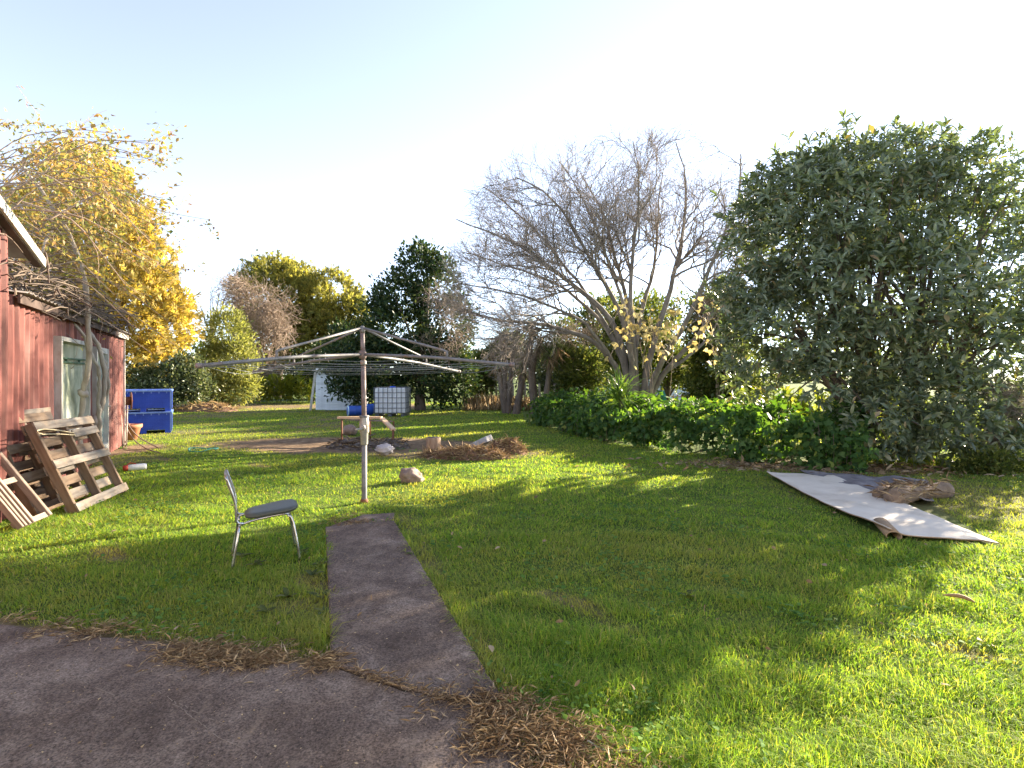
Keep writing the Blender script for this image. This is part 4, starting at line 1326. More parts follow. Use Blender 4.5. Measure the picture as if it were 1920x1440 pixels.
def drum(px, py, ang, length, label):
    x, y = gp(px, py)
    r0 = 0.20
    root = empty('plastic_drum', (x, y, r0), label, 'drum', 'blue drums lying beside the tank')
    root.rotation_euler = (0, 0, R(ang))
    mt = Matrix.Rotation(R(90), 3, 'Y')
    MB().lathe([(r0 * 0.94, 0), (r0, 0.04), (r0, 0.25), (r0 * 1.03, 0.27), (r0 * 1.03, 0.30), (r0, 0.32), (r0, 0.58), (r0 * 1.03, 0.60), (r0 * 1.03, 0.63), (r0, 0.65), (r0, length - 0.04), (r0 * 0.94, length)], 20, (0, 0, 0), mt).build('body', M['drum_blue'], root, True)
    MB().lathe([(r0 * 0.9, -0.012), (r0 * 1.0, -0.01), (r0 * 1.02, 0.02), (r0 * 0.98, 0.03)], 20, (0, 0, 0), mt).build('rim', M['drum_rim'], root, True)
    MB().lathe([(r0 * 0.78, -0.022), (r0 * 0.80, -0.008)], 20, (0, 0, 0), mt).build('lid', M['drum_blue'], root, True)
drum(652, 780, 25, 0.95, 'left blue drum lying on its side with pale rim facing the camera')
drum(688, 775, 20, 0.95, 'right blue drum lying between the clothesline post and the white tank')

wx0, wy0 = gp(592, 770)
hut = empty('white_hut', (wx0, wy0, 0), 'small white weatherboard hut half hidden by the dark tree', 'hut')
for i in range(15):
    z = 0.06 + i * 0.125
    Mx = Matrix.Rotation(R(-11), 3, 'X')
    board(hut, 'weatherboard', M['weatherboard'], (1.9, 0.02, 0.14), (0.95, 0, z + 0.05), Mx)
MB().box((0.95, 1.0, 0.93), (1.86, 1.9, 1.84)).build('wall', M['weatherboard'], hut)
MB().box((0.95, 0.95, 1.90), (2.1, 2.3, 0.05), Matrix.Rotation(R(4), 3, 'X')).build('roof', M['roof_iron'], hut)
MB().bar((-0.22, -0.06, 0.0), (-0.01, -0.03, 1.75), 0.03, 0.10).build('corner_board', M['white_paint'], hut)
MB().box((1.90, -0.03, 0.9), (0.08, 0.05, 1.8)).build('corner_board', M['white_paint'], hut)

# ------------------------------------------------------------------ carpets on the lawn
rng = np.random.default_rng(208); random.seed(208)
def sheet(name, mat, corners, nu, nv, zf, th, label, cat, under=None, cut=None):
    """corners: near-left, near-right, far-right, far-left (ground xy); zf(u,v) height"""
    c = [np.array(q, float) for q in corners]
    U, Vv = np.meshgrid(np.linspace(0, 1, nu), np.linspace(0, 1, nv))
    P = (1 - U)[..., None] * (1 - Vv)[..., None] * c[0] + U[..., None] * (1 - Vv)[..., None] * c[1] + U[..., None] * Vv[..., None] * c[2] + (1 - U)[..., None] * Vv[..., None] * c[3]
    if cut is not None: P = cut(P, U, Vv)
    Z = zf(U, Vv, P)
    id_ = np.arange(nu * nv).reshape(nv, nu)
    F = np.stack([id_[:-1, :-1], id_[:-1, 1:], id_[1:, 1:], id_[1:, :-1]], -1).reshape(-1, 4)
    o = mesh_arr(name, np.concatenate([P, Z[..., None]], -1).reshape(-1, 3), F, mat, None, True)
    if under: o.data.materials.append(under)
    s = o.modifiers.new('thickness', 'SOLIDIFY')
    s.thickness = th
    s.offset = -1
    if under:
        s.material_offset = 1
        s.material_offset_rim = 1
    tag(o, label, cat)
    return o


NL, NR, FR_, FL = gp(1668, 1013), gp(1874, 1025), gp(1562, 897), gp(1437, 893)
def carpet_z(U, V, P):
    z = 0.058 + 0.009 * snoise(P, 1.8, 61) + 0.003 * snoise(P, 6.5, 62) + 0.001 * snoise(P, 15, 63)
    z += 0.045 * np.exp(-((U - 0.0) / 0.10) ** 2) * np.exp(-((V - 0.04) / 0.16) ** 2)
    z -= 0.025 * np.exp(-((U - 1) / 0.12) ** 2) * np.exp(-(V / 0.2) ** 2)
    return z + 0.012 * np.exp(-(U / 0.06) ** 2)
def carpet_cut(P, U, V):
    far = np.clip((V - 0.93) / 0.07, 0, 1)
    P = P.copy()
    P[..., 1] -= far * 0.22 * np.clip(1 - np.abs(U - 0.74) / 0.18, 0, 1)
    P[..., 0] -= 0.05 * np.sin(V * 3.1) * (1 - U)
    return P
carpet = sheet('carpet_strip', M['carpet'], [NL, NR, FR_, FL], 40, 110, carpet_z, 0.012, 'long beige strip of carpet laid upside down on the lawn', 'carpet', M['carpet_under'], carpet_cut)
# rolled under corner
a, b = Vector((NL[0], NL[1], 0)), Vector((NR[0], NR[1], 0))
d = (b - a).normalized()
n_ = Vector((-d.y, d.x, 0))
v, f = [], []
for i in range(2):
    for k in range(17):
        t = R(-60 + k * 17)
        r_ = 0.036
        q = a + d * (0.03 + 0.10 * i) + n_ * (-0.02 + i * 0.55)
        side = d
        v.append(tuple(q + side * (math.cos(t) * r_ * 1.7) + Vector((0, 0, 0.048 + math.sin(t) * r_))))
for k in range(16):
    f.append((k, k + 1, 17 + k + 1, 17 + k))
o = MB().add(v, f).build('rolled_edge', M['carpet_under'], carpet, True)
sm = o.modifiers.new('thickness', 'SOLIDIFY'); sm.thickness = 0.010
G = [gp(1640, 940), gp(1752, 948), gp(1740, 905), gp(1500, 886)]
def grey_z(U, V, P): return 0.034 + 0.028 * snoise(P, 3.5, 71) + 0.018 * snoise(P, 9, 72) + 0.05 * np.exp(-((U - 0.75) / 0.1) ** 2)
sheet('grey_carpet', M['grey_carpet'], G, 50, 50, grey_z, 0.012, 'crumpled dark grey carpet lying behind the beige strip', 'carpet')
ra, rb = gp(1672, 950), gp(1800, 938)
rug = empty('rug_roll', ((ra[0] + rb[0]) / 2, (ra[1] + rb[1]) / 2, 0), 'ragged brown rolled rug with dead grass on the grey carpet', 'rug')
ox, oy = (ra[0] + rb[0]) / 2, (ra[1] + rb[1]) / 2
X, Y, Z = [], [], []
for k, (off, rad, dz) in enumerate(((0.0, 0.10, 0.10), (0.22, 0.085, 0.09))):
    pts, rr = [], []
    for i in range(14):
        t = i / 13
        p = np.array([ra[0] - ox + (rb[0] - ra[0]) * t * (1 if k == 0 else 0.82), ra[1] - oy + (rb[1] - ra[1]) * t + off + 0.25 * t, dz + 0.02 * math.sin(5 * t)])
        pts.append(p)
        rr.append(rad * (1 + 0.10 * math.sin(9 * t + k * 2) + 0.05 * random.gauss(0, 1)))
        for a_ in np.linspace(0, math.pi, 8):
            X.append(p[0]); Y.append(p[1] + rr[-1] * math.cos(a_)); Z.append(p[2] + rr[-1] * math.sin(a_))
    MB().tube(pts, rr, 14).build('roll', M['brown_rug'], rug, True)
litter('dead_stalks', rug, M['needles'], np.array(X), np.array(Y), np.array(Z), 420, 0.15, 0.005, 0.35)

CARPET = np.array([NL, NR, G[1], G[2], G[3], FL])

# ------------------------------------------------------------------ big bare tree
rng = np.random.default_rng(209); random.seed(209)
BY_ = 17.0
bare = empty('bare_tree', tuple(at(1196, 806, BY_) * 1.0), 'large leafless grey tree with a wide fan of branches behind the vines', 'tree')
b0 = np.array(bare.location)
bare.location.z = 0
LB = [
    ([(1180, 806), (1165, 700), (1140, 655), (1100, 626), (1040, 606), (960, 598), (865, 575)], -0.8, 0.15),
    ([(1185, 806), (1175, 680), (1165, 615), (1110, 555), (1030, 485), (960, 440), (870, 405)], 0.5, 0.17),
    ([(1188, 806), (1180, 660), (1160, 585), (1120, 520), (1065, 420), (1010, 355), (960, 335)], -1.6, 0.15),
    ([(1190, 806), (1185, 650), (1178, 560), (1150, 470), (1130, 390), (1085, 320)], 1.8, 0.15),
    ([(1193, 806), (1190, 640), (1180, 540), (1195, 440), (1205, 350), (1190, 285)], -0.6, 0.15),
    ([(1198, 806), (1215, 670), (1245, 590), (1262, 520), (1285, 420), (1290, 330), (1270, 265)], 0.9, 0.17),
    ([(1202, 806), (1225, 690), (1275, 620), (1310, 530), (1345, 440), (1375, 350), (1370, 290)], -1.5, 0.15),
    ([(1205, 806), (1235, 700), (1300, 630), (1345, 560), (1400, 500), (1440, 430)], 0.6, 0.14),
    ([(1206, 806), (1230, 710), (1290, 660), (1350, 600), (1410, 560), (1450, 530)], 1.9, 0.10),
    ([(1196, 806), (1190, 670), (1205, 590), (1235, 500), (1240, 400), (1250, 320)], 2.6, 0.13),
    ([(1190, 806), (1172, 690), (1120, 600), (1040, 540), (960, 510), (860, 480)], 2.2, 0.11),
    ([(1183, 806), (1165, 690), (1105, 610), (1010, 570), (930, 545), (870, 540)], -2.2, 0.09),
    ([(1186, 806), (1170, 660), (1110, 560), (1020, 450), (950, 380), (915, 360)], 1.2, 0.11),
    ([(1195, 806), (1190, 650), (1150, 520), (1100, 400), (1060, 330), (1040, 300)], 0.2, 0.11),
]
Ps, Rs = [], []
for pts, dep, r0 in LB:
    q = []
    n = len(pts)
    for i, (a, b) in enumerate(pts):
        p = at(a, b, BY_ + dep * (i / (n - 1)) ** 1.1)
        q.append((p.x - b0[0], p.y - b0[1], max(p.z, -0.1)))
    q = resample(q, 22)
    q[2:] += np.cumsum(rng.normal(size=(20, 3)) * 0.022, 0)
    Ps.append(q)
    Rs.append(np.linspace(r0 * 0.78, 0.016, 22))
Ps, Rs = np.array(Ps), np.array(Rs)
o_ = np.array([0, 0, 1.5])
def dome(P, Rr, lim=1.0):
    q = np.linalg.norm((P[:, -1] - np.array([-0.6, 0, 4.6])) / np.array([5.6, 4.6, 4.25]), axis=1)
    lim = lim + 0.04 * rng.normal(size=len(q))
    f = np.where(q > lim, 0.5, 1.0)[:, None, None]
    P = P[:, :1] + (P - P[:, :1]) * f
    q = np.linalg.norm((P[:, -1] - np.array([-0.6, 0, 4.6])) / np.array([5.6, 4.6, 4.25]), axis=1)
    k = q < lim
    return P[k], Rr[k]
L1, R1 = sprout(Ps, Rs, 15, 2.3, 50, 9, 0.17, 0.01, 0.50, 0.55, 0.014, 0.35, outward=o_)
L1, R1 = dome(L1, R1, 0.97)
L2, R2 = sprout(L1, R1, 7, 1.3, 46, 7, 0.20, 0.0, 0.2, 0.6, 0.009, 0.45, outward=o_)
L2, R2 = dome(L2, R2, 1.0)
L3, R3 = sprout(L2, R2, 6, 0.72, 42, 5, 0.22, 0.015, 0.2, 0.65, 0.0058, 0.6, outward=o_)
L3, R3 = dome(L3, R3, 1.03)
L4, R4 = sprout(L3, R3, 3, 0.36, 40, 3, 0.22, 0.02, 0.3, 0.75, 0.0048, 0.7, outward=o_)
L4, R4 = dome(L4, R4, 1.07)
V, F = ribbons(Ps, Rs, 8)
mesh_arr('trunk', V, F, M['bark_grey'], bare, True)
V, F = join([ribbons(L1, R1, 6), ribbons(L2, R2, 4)])
mesh_arr('branches', V, F, M['bark_grey'], bare, True)
V, F = join([ribbons(L3, R3, 3), ribbons(L4, R4, 3)])
o = mesh_arr('crown', V, F, M['twig_grey'], bare)
o['kind'] = 'stuff'
# vine with pale yellow leaves hanging in the bare tree
vine = empty('yellow_leaf_vine', tuple(at(1230, 806, 15.4)), 'climbing vine with cream yellow leaves hanging low on the bare tree', 'vine')
v0 = np.array(vine.location)
vine.location.z = 0
v0[2] = 0
st = []
for k in range(46):
    a, b = random.uniform(1165, 1345), random.uniform(560, 640)
    Yd = 15.3 + random.uniform(-0.6, 0.6)
    p0 = np.array(at(a, b, Yd)) - v0
    p1 = np.array(at(a + random.uniform(-45, 45), b + random.uniform(30, 75), Yd + 0.2)) - v0
    st.append(resample([p0, (p0 + p1) / 2 + rng.normal(size=3) * 0.12, p1], 7))
for k in range(4):
    g_ = np.array([random.uniform(-0.4, 0.4), 0.5, 0.0])
    st.append(resample([g_, g_ + [0.2, 0, 1.2], st[k][0]], 7))
st = np.array(st)
V, F = ribbons(st, np.full(st.shape[:2], 0.008), 3)
mesh_arr('stems', V, F, M['twig_tan'], vine)
lp = st[:46].reshape(-1, 3)
k = rng.choice(len(lp), 190)
V, F = leaves(lp[k] + rng.normal(size=(190, 3)) * 0.10, rng.normal(size=(190, 3)) + [0, 0, -0.8], rng.normal(size=(190, 3)) + [0.4, -0.6, 0.2], 0.13 + 0.10 * rng.random(190), LEAF_IVY, 0.75)
o = mesh_arr('leaves', V, F, M['cream_leaf'], vine)
o['kind'] = 'stuff'

# ------------------------------------------------------------------ loquat tree on the right
rng = np.random.default_rng(210); random.seed(210)
LX, LY = 6.75, 10.5
loq = empty('loquat_tree', (LX, LY, 0), 'dense dark green tree with long leathery leaves on the right', 'tree')
lb = [((0.0, 0.2, 4.9), (2.5, 2.1, 1.35)), ((-1.3, -0.2, 4.2), (1.45, 1.6, 1.2)), ((1.6, 0.1, 4.7), (1.9, 1.9, 1.3)), ((0.4, -0.3, 3.2), (2.7, 2.0, 1.3)),
      ((-1.5, -0.1, 2.5), (1.35, 1.4, 1.1)), ((1.6, -0.1, 2.2), (2.2, 1.8, 1.5)), ((0.9, -0.5, 1.0), (1.7, 1.3, 1.0)), ((2.6, 0.0, 0.9), (1.2, 1.3, 1.0)), ((-2.1, 0.1, 1.75), (0.7, 0.8, 0.8)),
      ((-2.2, 0.0, 3.3), (0.75, 0.8, 0.55)), ((2.9, 0.2, 3.4), (1.3, 1.4, 1.6)), ((0.2, 0, 5.55), (1.5, 1.3, 0.8)), ((2.0, 0.1, 5.4), (1.2, 1.2, 0.75)), ((-1.05, 0.0, 5.1), (1.25, 1.2, 0.95)), ((-0.2, -0.9, 0.75), (1.3, 0.7, 0.75)), ((1.4, -1.0, 0.6), (1.5, 0.8, 0.65)), ((2.7, -0.8, 0.6), (1.2, 0.8, 0.7)), ((-1.0, -0.6, 1.5), (0.9, 0.8, 0.6))]
pos, out = crown_points(lb, 7800, 0.42, -0.72, 1.5, 77, 0.15)
kp = (rng.random(len(pos)) < np.where(pos[:, 0] > 1.4, 0.60, 1.0)) & ~((pos[:, 2] < 1.7) & (pos[:, 0] < -0.6) & (rng.random(len(pos)) < 0.6))
pos, out = pos[kp], out[kp]
m = len(pos)
per = 8
ang = rng.random(m)[:, None] * 6.28 + np.arange(per)[None] * 2.4
tipd = norm(out + np.array([0, 0, 0.55]) + 0.35 * rng.normal(size=(m, 3)))
t1 = norm(np.cross(tipd, rng.normal(size=(m, 3))))
t2 = np.cross(tipd, t1)
open_ = (0.35 + 1.0 * np.arange(per) / per)[None, :] + 0.2 * rng.normal(size=(m, per))
ax = (np.cos(open_)[..., None] * tipd[:, None] + np.sin(open_)[..., None] * (np.cos(ang)[..., None] * t1[:, None] + np.sin(ang)[..., None] * t2[:, None]))
ax = ax + np.array([0, 0, -0.25])
base = pos[:, None, :] - tipd[:, None, :] * (0.015 * np.arange(per))[None, :, None]
nr = tipd[:, None, :] + 0.25 * rng.normal(size=(m, per, 3))
sz = 0.08 + 0.10 * rng.random((m, per)) ** 1.3 + 0.05 * rng.random((m, 1))
ax, base, nr, sz = ax.reshape(-1, 3), base.reshape(-1, 3), nr.reshape(-1, 3), sz.ravel()
base[:, 2] = np.maximum(base[:, 2], 0.12)
# the 300 leaves nearest the camera that face it are separate leaves
wpos = base + np.array([LX, LY, 0])
px_ = 960 + wpos[:, 0] / wpos[:, 1] * FPX
dist = np.hypot(wpos[:, 0], wpos[:, 1]) - 1.2 * sz + 10 * (px_ > 1900)
near = np.argsort(dist)[:300]
rest = np.setdiff1d(np.arange(len(base)), near)
V, F = leaves(base[rest], ax[rest], nr[rest], sz[rest], LEAF_LONG, 0.33)
crown = mesh_arr('crown', V, F, M['loquat'], loq)
crown['kind'] = 'stuff'
lm = bpy.data.meshes.new('leaf')
lv = LEAF_LONG[0] * [1, 0.33, 1]
lm.from_pydata([tuple(p) for p in lv], [], [tuple(int(i) for i in q) for q in LEAF_LONG[1]])
lm.materials.append(M['loquat'])
for k in near:
    o = bpy.data.objects.new('leaf', lm)
    COL.objects.link(o)
    o.parent = crown
    x_ = Vector(ax[k]).normalized()
    y_ = Vector(nr[k]).cross(x_).normalized()
    z_ = x_.cross(y_)
    s = sz[k]
    o.matrix_local = Matrix(((x_.x * s, y_.x * s, z_.x * s, base[k][0]), (x_.y * s, y_.y * s, z_.y * s, base[k][1]), (x_.z * s, y_.z * s, z_.z * s, base[k][2]), (0, 0, 0, 1)))
# stems
Pt, Rt = [], []
for k, (bx_, by_2, tx_, ty_, tz_, r_) in enumerate(((-0.5, -0.3, -0.75, 0.0, 2.2, 0.10), (0.1, 0.0, 0.15, 0.1, 2.8, 0.13), (0.9, 0.1, 1.3, 0.2, 2.9, 0.11), (1.6, 0.3, 2.3, 0.3, 2.6, 0.08))):
    Pt.append(resample([(bx_, by_2, -0.1), ((bx_ + tx_) / 2 + 0.08, by_2, tz_ * 0.5), (tx_, ty_, tz_)], 10))
    Rt.append(np.linspace(r_, r_ * 0.6, 10))
Pt, Rt = np.array(Pt), np.array(Rt)
sel = pos[rng.choice(m, 150, replace=False)]
Lp, Lr = [], []
for g_ in sel:
    s_ = Pt[np.argmin(np.linalg.norm(Pt[:, -1] - g_, axis=1) + rng.random(4))]
    i = rng.integers(4, 10)
    p0 = s_[i]
    mid = p0 + (g_ - p0) * 0.5 + np.array([0, 0, 0.15]) + rng.normal(size=3) * 0.12
    Lp.append(resample([p0, mid, g_], 8))
    Lr.append(np.linspace(0.032, 0.008, 8))
V, F = join([ribbons(Pt, Rt, 8), ribbons(np.array(Lp), np.array(Lr), 5)])
mesh_arr('trunk', V, F, M['bark_brown'], loq, True)

# ------------------------------------------------------------------ golden conifer and the trees at the back
rng = np.random.default_rng(211); random.seed(211)
def tree(name, label, loc, blobs, mat, n, per, size, clump, fork, r0, group=None, bark='bark_brown', nlimb=16, **kw):
    root = empty(name, (loc[0], loc[1], 0), label, 'tree', group)
    pos = foliage('crown', root, M[mat], blobs, n, per, size, clump, **kw)
    limbs('trunk', root, M[bark], (0, 0, 0), fork, pos, r0, nlimb)
    return root


gbx, gk = -20.2, 1.27
tree('golden_conifer', 'tall golden yellow conifer behind the shed', (gbx, 26.0),
     [(tuple(gk * q for q in c_), tuple(gk * q for q in r_)) for c_, r_ in [((0, 0, 7.0), (1.9, 2.0, 2.5)), ((1.0, -0.3, 5.6), (1.9, 1.9, 1.5)), ((1.8, -0.6, 4.2), (1.9, 1.9, 1.2)), ((2.5, -0.8, 3.0), (1.7, 1.6, 1.0)), ((-1.6, -0.4, 5.6), (2.2, 2.0, 2.2)), ((-2.2, -0.2, 3.4), (2.4, 2.2, 2.0)),
      ((2.0, -1.0, 1.8), (1.5, 1.3, 0.9)), ((0.2, -1.2, 2.6), (2.0, 1.4, 1.9)), ((0.25, 0, 8.7), (0.85, 0.9, 0.9)), ((3.2, -0.6, 3.7), (0.9, 0.9, 0.6)), ((2.6, -0.5, 5.0), (0.8, 0.8, 0.55)), ((1.7, -0.4, 6.6), (0.8, 0.8, 0.7))]],
     'golden', 3300, 5, 0.52, 0.20, 2.5, 0.34, base=spray(7, 3), wid=0.9, shell=0.62, gap=-0.45, gap_f=1.6, up=0.35, jitter=0.55, seed=3)
# olive macrocarpas
tree('dark_conifer', 'tallest olive green conifer in the clump behind the hut, on its left', (-17.2, 40),
     [((0, 0, 7.4), (3.1, 2.6, 2.6)), ((-0.6, 0, 8.9), (1.7, 1.7, 1.3)), ((2.0, -0.3, 6.8), (2.3, 2.2, 2.0)), ((0.5, -0.6, 4.4), (3.4, 2.4, 2.2)), ((3.1, -0.2, 4.8), (1.9, 1.9, 1.8))],
     'olive', 2600, 5, 0.52, 0.22, 3.0, 0.35, 'olive conifers at the back', base=spray(6, 5), wid=0.9, shell=0.62, gap=-0.35, gap_f=0.9, up=0.4, jitter=0.6, seed=9)
tree('dark_conifer', 'rounded olive conifer with open branches, right of the tallest one', (-13.0, 39),
     [((0, 0, 7.3), (2.0, 2.0, 1.7)), ((0.8, -0.3, 6.0), (2.0, 2.0, 1.5)), ((-0.6, -0.3, 4.6), (2.2, 2.0, 1.7)), ((1.6, -0.2, 4.0), (1.7, 1.6, 1.6)), ((0.2, -0.5, 2.6), (2.4, 1.8, 1.6))],
     'olive', 1800, 6, 0.48, 0.20, 3.0, 0.28, 'olive conifers at the back', base=spray(6, 6), wid=0.9, shell=0.62, gap=-0.22, gap_f=1.0, up=0.4, jitter=0.6, seed=12)
tree('dark_conifer', 'small slender dark conifer left of the big evergreen', (-10.7, 38),
     [((0, 0, 4.9), (0.55, 0.6, 1.9)), ((-0.6, 0, 3.6), (1.0, 0.9, 1.6)), ((0.5, 0, 3.2), (1.0, 0.9, 1.6)), ((-1.2, 0.2, 2.0), (1.6, 1.2, 1.6)), ((0.8, 0.2, 1.6), (1.4, 1.2, 1.5))],
     'dark_green', 1300, 6, 0.40, 0.14, 1.6, 0.14, 'olive conifers at the back', base=spray(6, 8), wid=0.8, shell=0.5, gap=-0.4, gap_f=1.3, up=0.6, jitter=0.5, seed=14)
# big dark evergreen in the middle
dx, dy = (788 - 960) / FPX * 25.5, 25.5
tree('evergreen_tree', 'tall dark evergreen tree standing behind the white tank', (dx, dy),
     [((0.0, 0, 6.3), (1.05, 1.1, 1.35)), ((-0.9, -0.1, 5.2), (1.25, 1.2, 1.2)), ((0.9, -0.1, 5.5), (1.1, 1.2, 1.5)), ((-0.9, -0.1, 3.6), (1.7, 1.5, 1.4)), ((1.1, -0.1, 3.8), (1.4, 1.5, 1.6)),
      ((-1.6, -0.3, 2.0), (1.7, 1.2, 1.3)), ((0.3, -0.4, 2.2), (1.9, 1.2, 1.7)), ((1.5, 0.1, 1.6), (1.1, 1.1, 1.4)), ((-3.3, 0.0, 1.9), (1.3, 1.0, 1.4)), ((-1.8, 0, 4.9), (0.6, 0.7, 0.5)), ((0.1, 0, 7.1), (0.5, 0.6, 0.6)), ((-3.6, 0.1, 3.1), (0.8, 0.8, 0.9)), ((-2.9, -1.6, 1.5), (0.9, 0.6, 0.75)), ((-3.3, -1.5, 2.3), (0.9, 0.7, 0.6)), ((-2.2, -1.5, 1.0), (0.8, 0.5, 0.8))],
     'dark_green', 4300, 7, 0.20, 0.17, 1.6, 0.22, base=LEAF2, wid=0.5, shell=0.6, gap=-0.55, gap_f=1.4, up=0.3, jitter=0.7, seed=21)


def thicket(name, label, cat, base, blobs, mat, n, length, group=None, r=0.010, droop=-0.05, ground_stems=6):
    """tangle of bare twigs filling a few blobs"""
    root = empty(name, (base[0], base[1], 0), label, cat, group)
    pos, out = crown_points(blobs, n, 0.1, None)
    d = norm(out + 0.8 * rng.normal(size=pos.shape))
    Q = np.empty((len(pos), 5, 3))
    Q[:, 0] = pos - d * length * 0.5
    for i in range(1, 5):
        d = norm(d + 0.3 * rng.normal(size=d.shape) + [0, 0, droop])
        Q[:, i] = Q[:, i - 1] + d * length / 4
    Q[:, :, 2] = np.maximum(Q[:, :, 2], 0.05)
    Rq = np.repeat(np.linspace(r, r * 0.5, 5)[None], len(Q), 0)
    S, Rs_ = sprout(Q, Rq, 3, length * 0.45, 45, 3, 0.25, 0, 0.1, 0.7, r * 0.4)
    V, F = join([ribbons(Q, Rq, 3), ribbons(S, Rs_, 3)])
    o = mesh_arr('twigs', V, F, M[mat], root)
    o['kind'] = 'stuff'
    if not ground_stems:
        return root
    tg = pos[rng.choice(len(pos), ground_stems)]
    st = np.array([resample([(random.uniform(-0.3, 0.3), random.uniform(-0.2, 0.2), -0.05), (g_[0] * 0.4, g_[1] * 0.4, g_[2] * 0.5), g_], 8) for g_ in tg])
    V, F = ribbons(st, np.repeat(np.linspace(r * 4, r, 8)[None], len(st), 0), 5)
    mesh_arr('stem', V, F, M[mat], root, True)
    return root


def blobs_px(lst, Y0, base):
    """crown lobes from (px, py, half width px, half height px, depth offset)"""
    out = []
    for a, b, w_, h_, dy_ in lst:
        p = at(a, b, Y0 + dy_)
        k = (Y0 + dy_) / FPX
        out.append(((p.x - base[0], p.y - base[1], p.z), (w_ * k, (w_ + h_) * 0.5 * k * 0.8, h_ * k)))
    return out


def bush_px(name, label, cat, Y0, lst, mat, n, per, size, clump, group=None, bark='bark_brown', fork=0.5, r0=0.06, nlimb=12, **kw):
    cx = (np.mean([l[0] for l in lst]) - 960) / FPX * Y0
    root = empty(name, (cx, Y0, 0), label, cat, group)
    bl = blobs_px(lst, Y0, (cx, Y0))
    pos = foliage('crown', root, M[mat], bl, n, per, size, clump, **kw)
    limbs('trunk', root, M[bark], (0, 0, 0), fork, pos, r0, nlimb)
    return root


def thicket_px(name, label, cat, Y0, lst, mat, n, length, **kw):
    cx = (np.mean([l[0] for l in lst]) - 960) / FPX * Y0
    return thicket(name, label, cat, (cx, Y0), blobs_px(lst, Y0, (cx, Y0)), mat, n, length, **kw)


bush_px('leafy_shrub', 'feathery lime green shrub in front of the bare brown tangle', 'shrub', 29,
        [(425, 625, 40, 42, 0), (440, 680, 45, 45, -0.5), (405, 690, 40, 45, 0), (430, 725, 55, 32, -1.0), (380, 715, 35, 35, -0.4)], 'lime', 1500, 8, 0.22, 0.16, 'shrubs along the back', gap=-0.5, wid=0.3, up=0.5)
bush_px('leafy_shrub', 'dull grey green shrub with glossy leaves behind the blue bins', 'shrub', 24,
        [(255, 715, 45, 30, 0), (320, 715, 45, 32, 0.3), (360, 722, 35, 30, 0.6), (290, 740, 50, 20, -0.3), (350, 690, 25, 25, 0.8)], 'grey_green', 1500, 8, 0.15, 0.13, 'shrubs along the back', gap=-0.5)
thicket_px('dead_tree', 'tangled bare brown tree between the lime shrub and the olive conifers', 'tree', 33,
           [(450, 560, 50, 45, 0), (500, 580, 50, 50, 0), (520, 620, 40, 40, 0), (470, 640, 35, 50, -0.5), (500, 690, 40, 30, -0.6), (440, 530, 30, 22, 0.4)], 'twig_tan', 1250, 1.1, r=0.016, droop=-0.08)
thicket_px('dead_vine', 'bare brown vine tangled over the right side of the dark evergreen', 'vine', 23.6,
           [(845, 590, 28, 50, 0), (860, 640, 24, 30, 0), (820, 560, 25, 40, 0.3), (800, 640, 20, 20, 0.2), (835, 660, 35, 14, -0.2)], 'twig_tan', 250, 0.75, r=0.008, ground_stems=0)
# far bare sapling on the skyline
sap = empty('bare_sapling', tuple(at(400, 760, 37)), 'thin leafless tree on the skyline right of the golden conifer', 'tree')
sap.location.z = 0
P0 = np.array([resample([(0, 0, 0), (-0.2, 0, 4.0), (-0.6 + 0.5 * k, 0.3 * k - 0.5, 6.3 + 0.5 * k % 2)], 10) for k in range(4)])
R0 = np.repeat(np.linspace(0.12, 0.02, 10)[None], 4, 0)
A1, B1 = sprout(P0, R0, 7, 2.4, 45, 7, 0.15, 0.05, 0.4, 0.5, 0.012)
A2, B2 = sprout(A1, B1, 5, 1.2, 40, 5, 0.15, 0.05, 0.2, 0.5, 0.008)
V, F = join([ribbons(P0, R0, 6), ribbons(A1, B1, 4)])
mesh_arr('trunk', V, F, M['bark_pale'], sap, True)
V, F = ribbons(A2, B2, 3)
tag(mesh_arr('crown', V, F, M['twig_grey'], sap), kind='stuff')
# shrubs behind the cabbage trees and the bare tree
bush_px('leafy_shrub', 'yellow green bushy tree behind the left cabbage trees', 'shrub', 29, [(905, 690, 30, 30, 0), (935, 670, 28, 26, 0.5), (900, 720, 25, 18, 0), (955, 655, 30, 30, 0.6)], 'mid_green', 800, 8, 0.20, 0.16, 'shrubs along the back', gap=-0.3, fork=1.0)
bush_px('leafy_shrub', 'broad dark shrub filling the gap behind the tallest cabbage tree', 'shrub', 31, [(990, 700, 45, 40, 0), (1040, 690, 45, 45, 0.5), (1090, 690, 45, 45, 0), (1130, 670, 40, 45, 0.4), (950, 715, 35, 25, 0)], 'grey_green', 1100, 7, 0.22, 0.2, 'shrubs along the back', gap=-0.3, fork=1.0)
bush_px('leafy_shrub', 'low olive shrub between the ginger plants and the white hut', 'shrub', 33, [(520, 715, 45, 30, 0), (570, 700, 35, 40, 0.3), (610, 690, 40, 45, 0), (650, 680, 40, 50, 0)], 'dark_green', 1100, 7, 0.22, 0.2, 'shrubs along the back', gap=-0.5, fork=0.6)
bush_px('leafy_shrub', 'loose twiggy green shrub right of the cabbage trees', 'shrub', 22.5, [(1075, 690, 38, 50, 0), (1050, 640, 30, 40, 0.4), (1110, 700, 30, 40, 0.2), (1090, 735, 45, 25, 0), (1060, 730, 35, 25, 0.4)], 'mid_green', 950, 7, 0.16, 0.15, 'shrubs along the back', gap=-0.1, fork=0.9, nlimb=22)
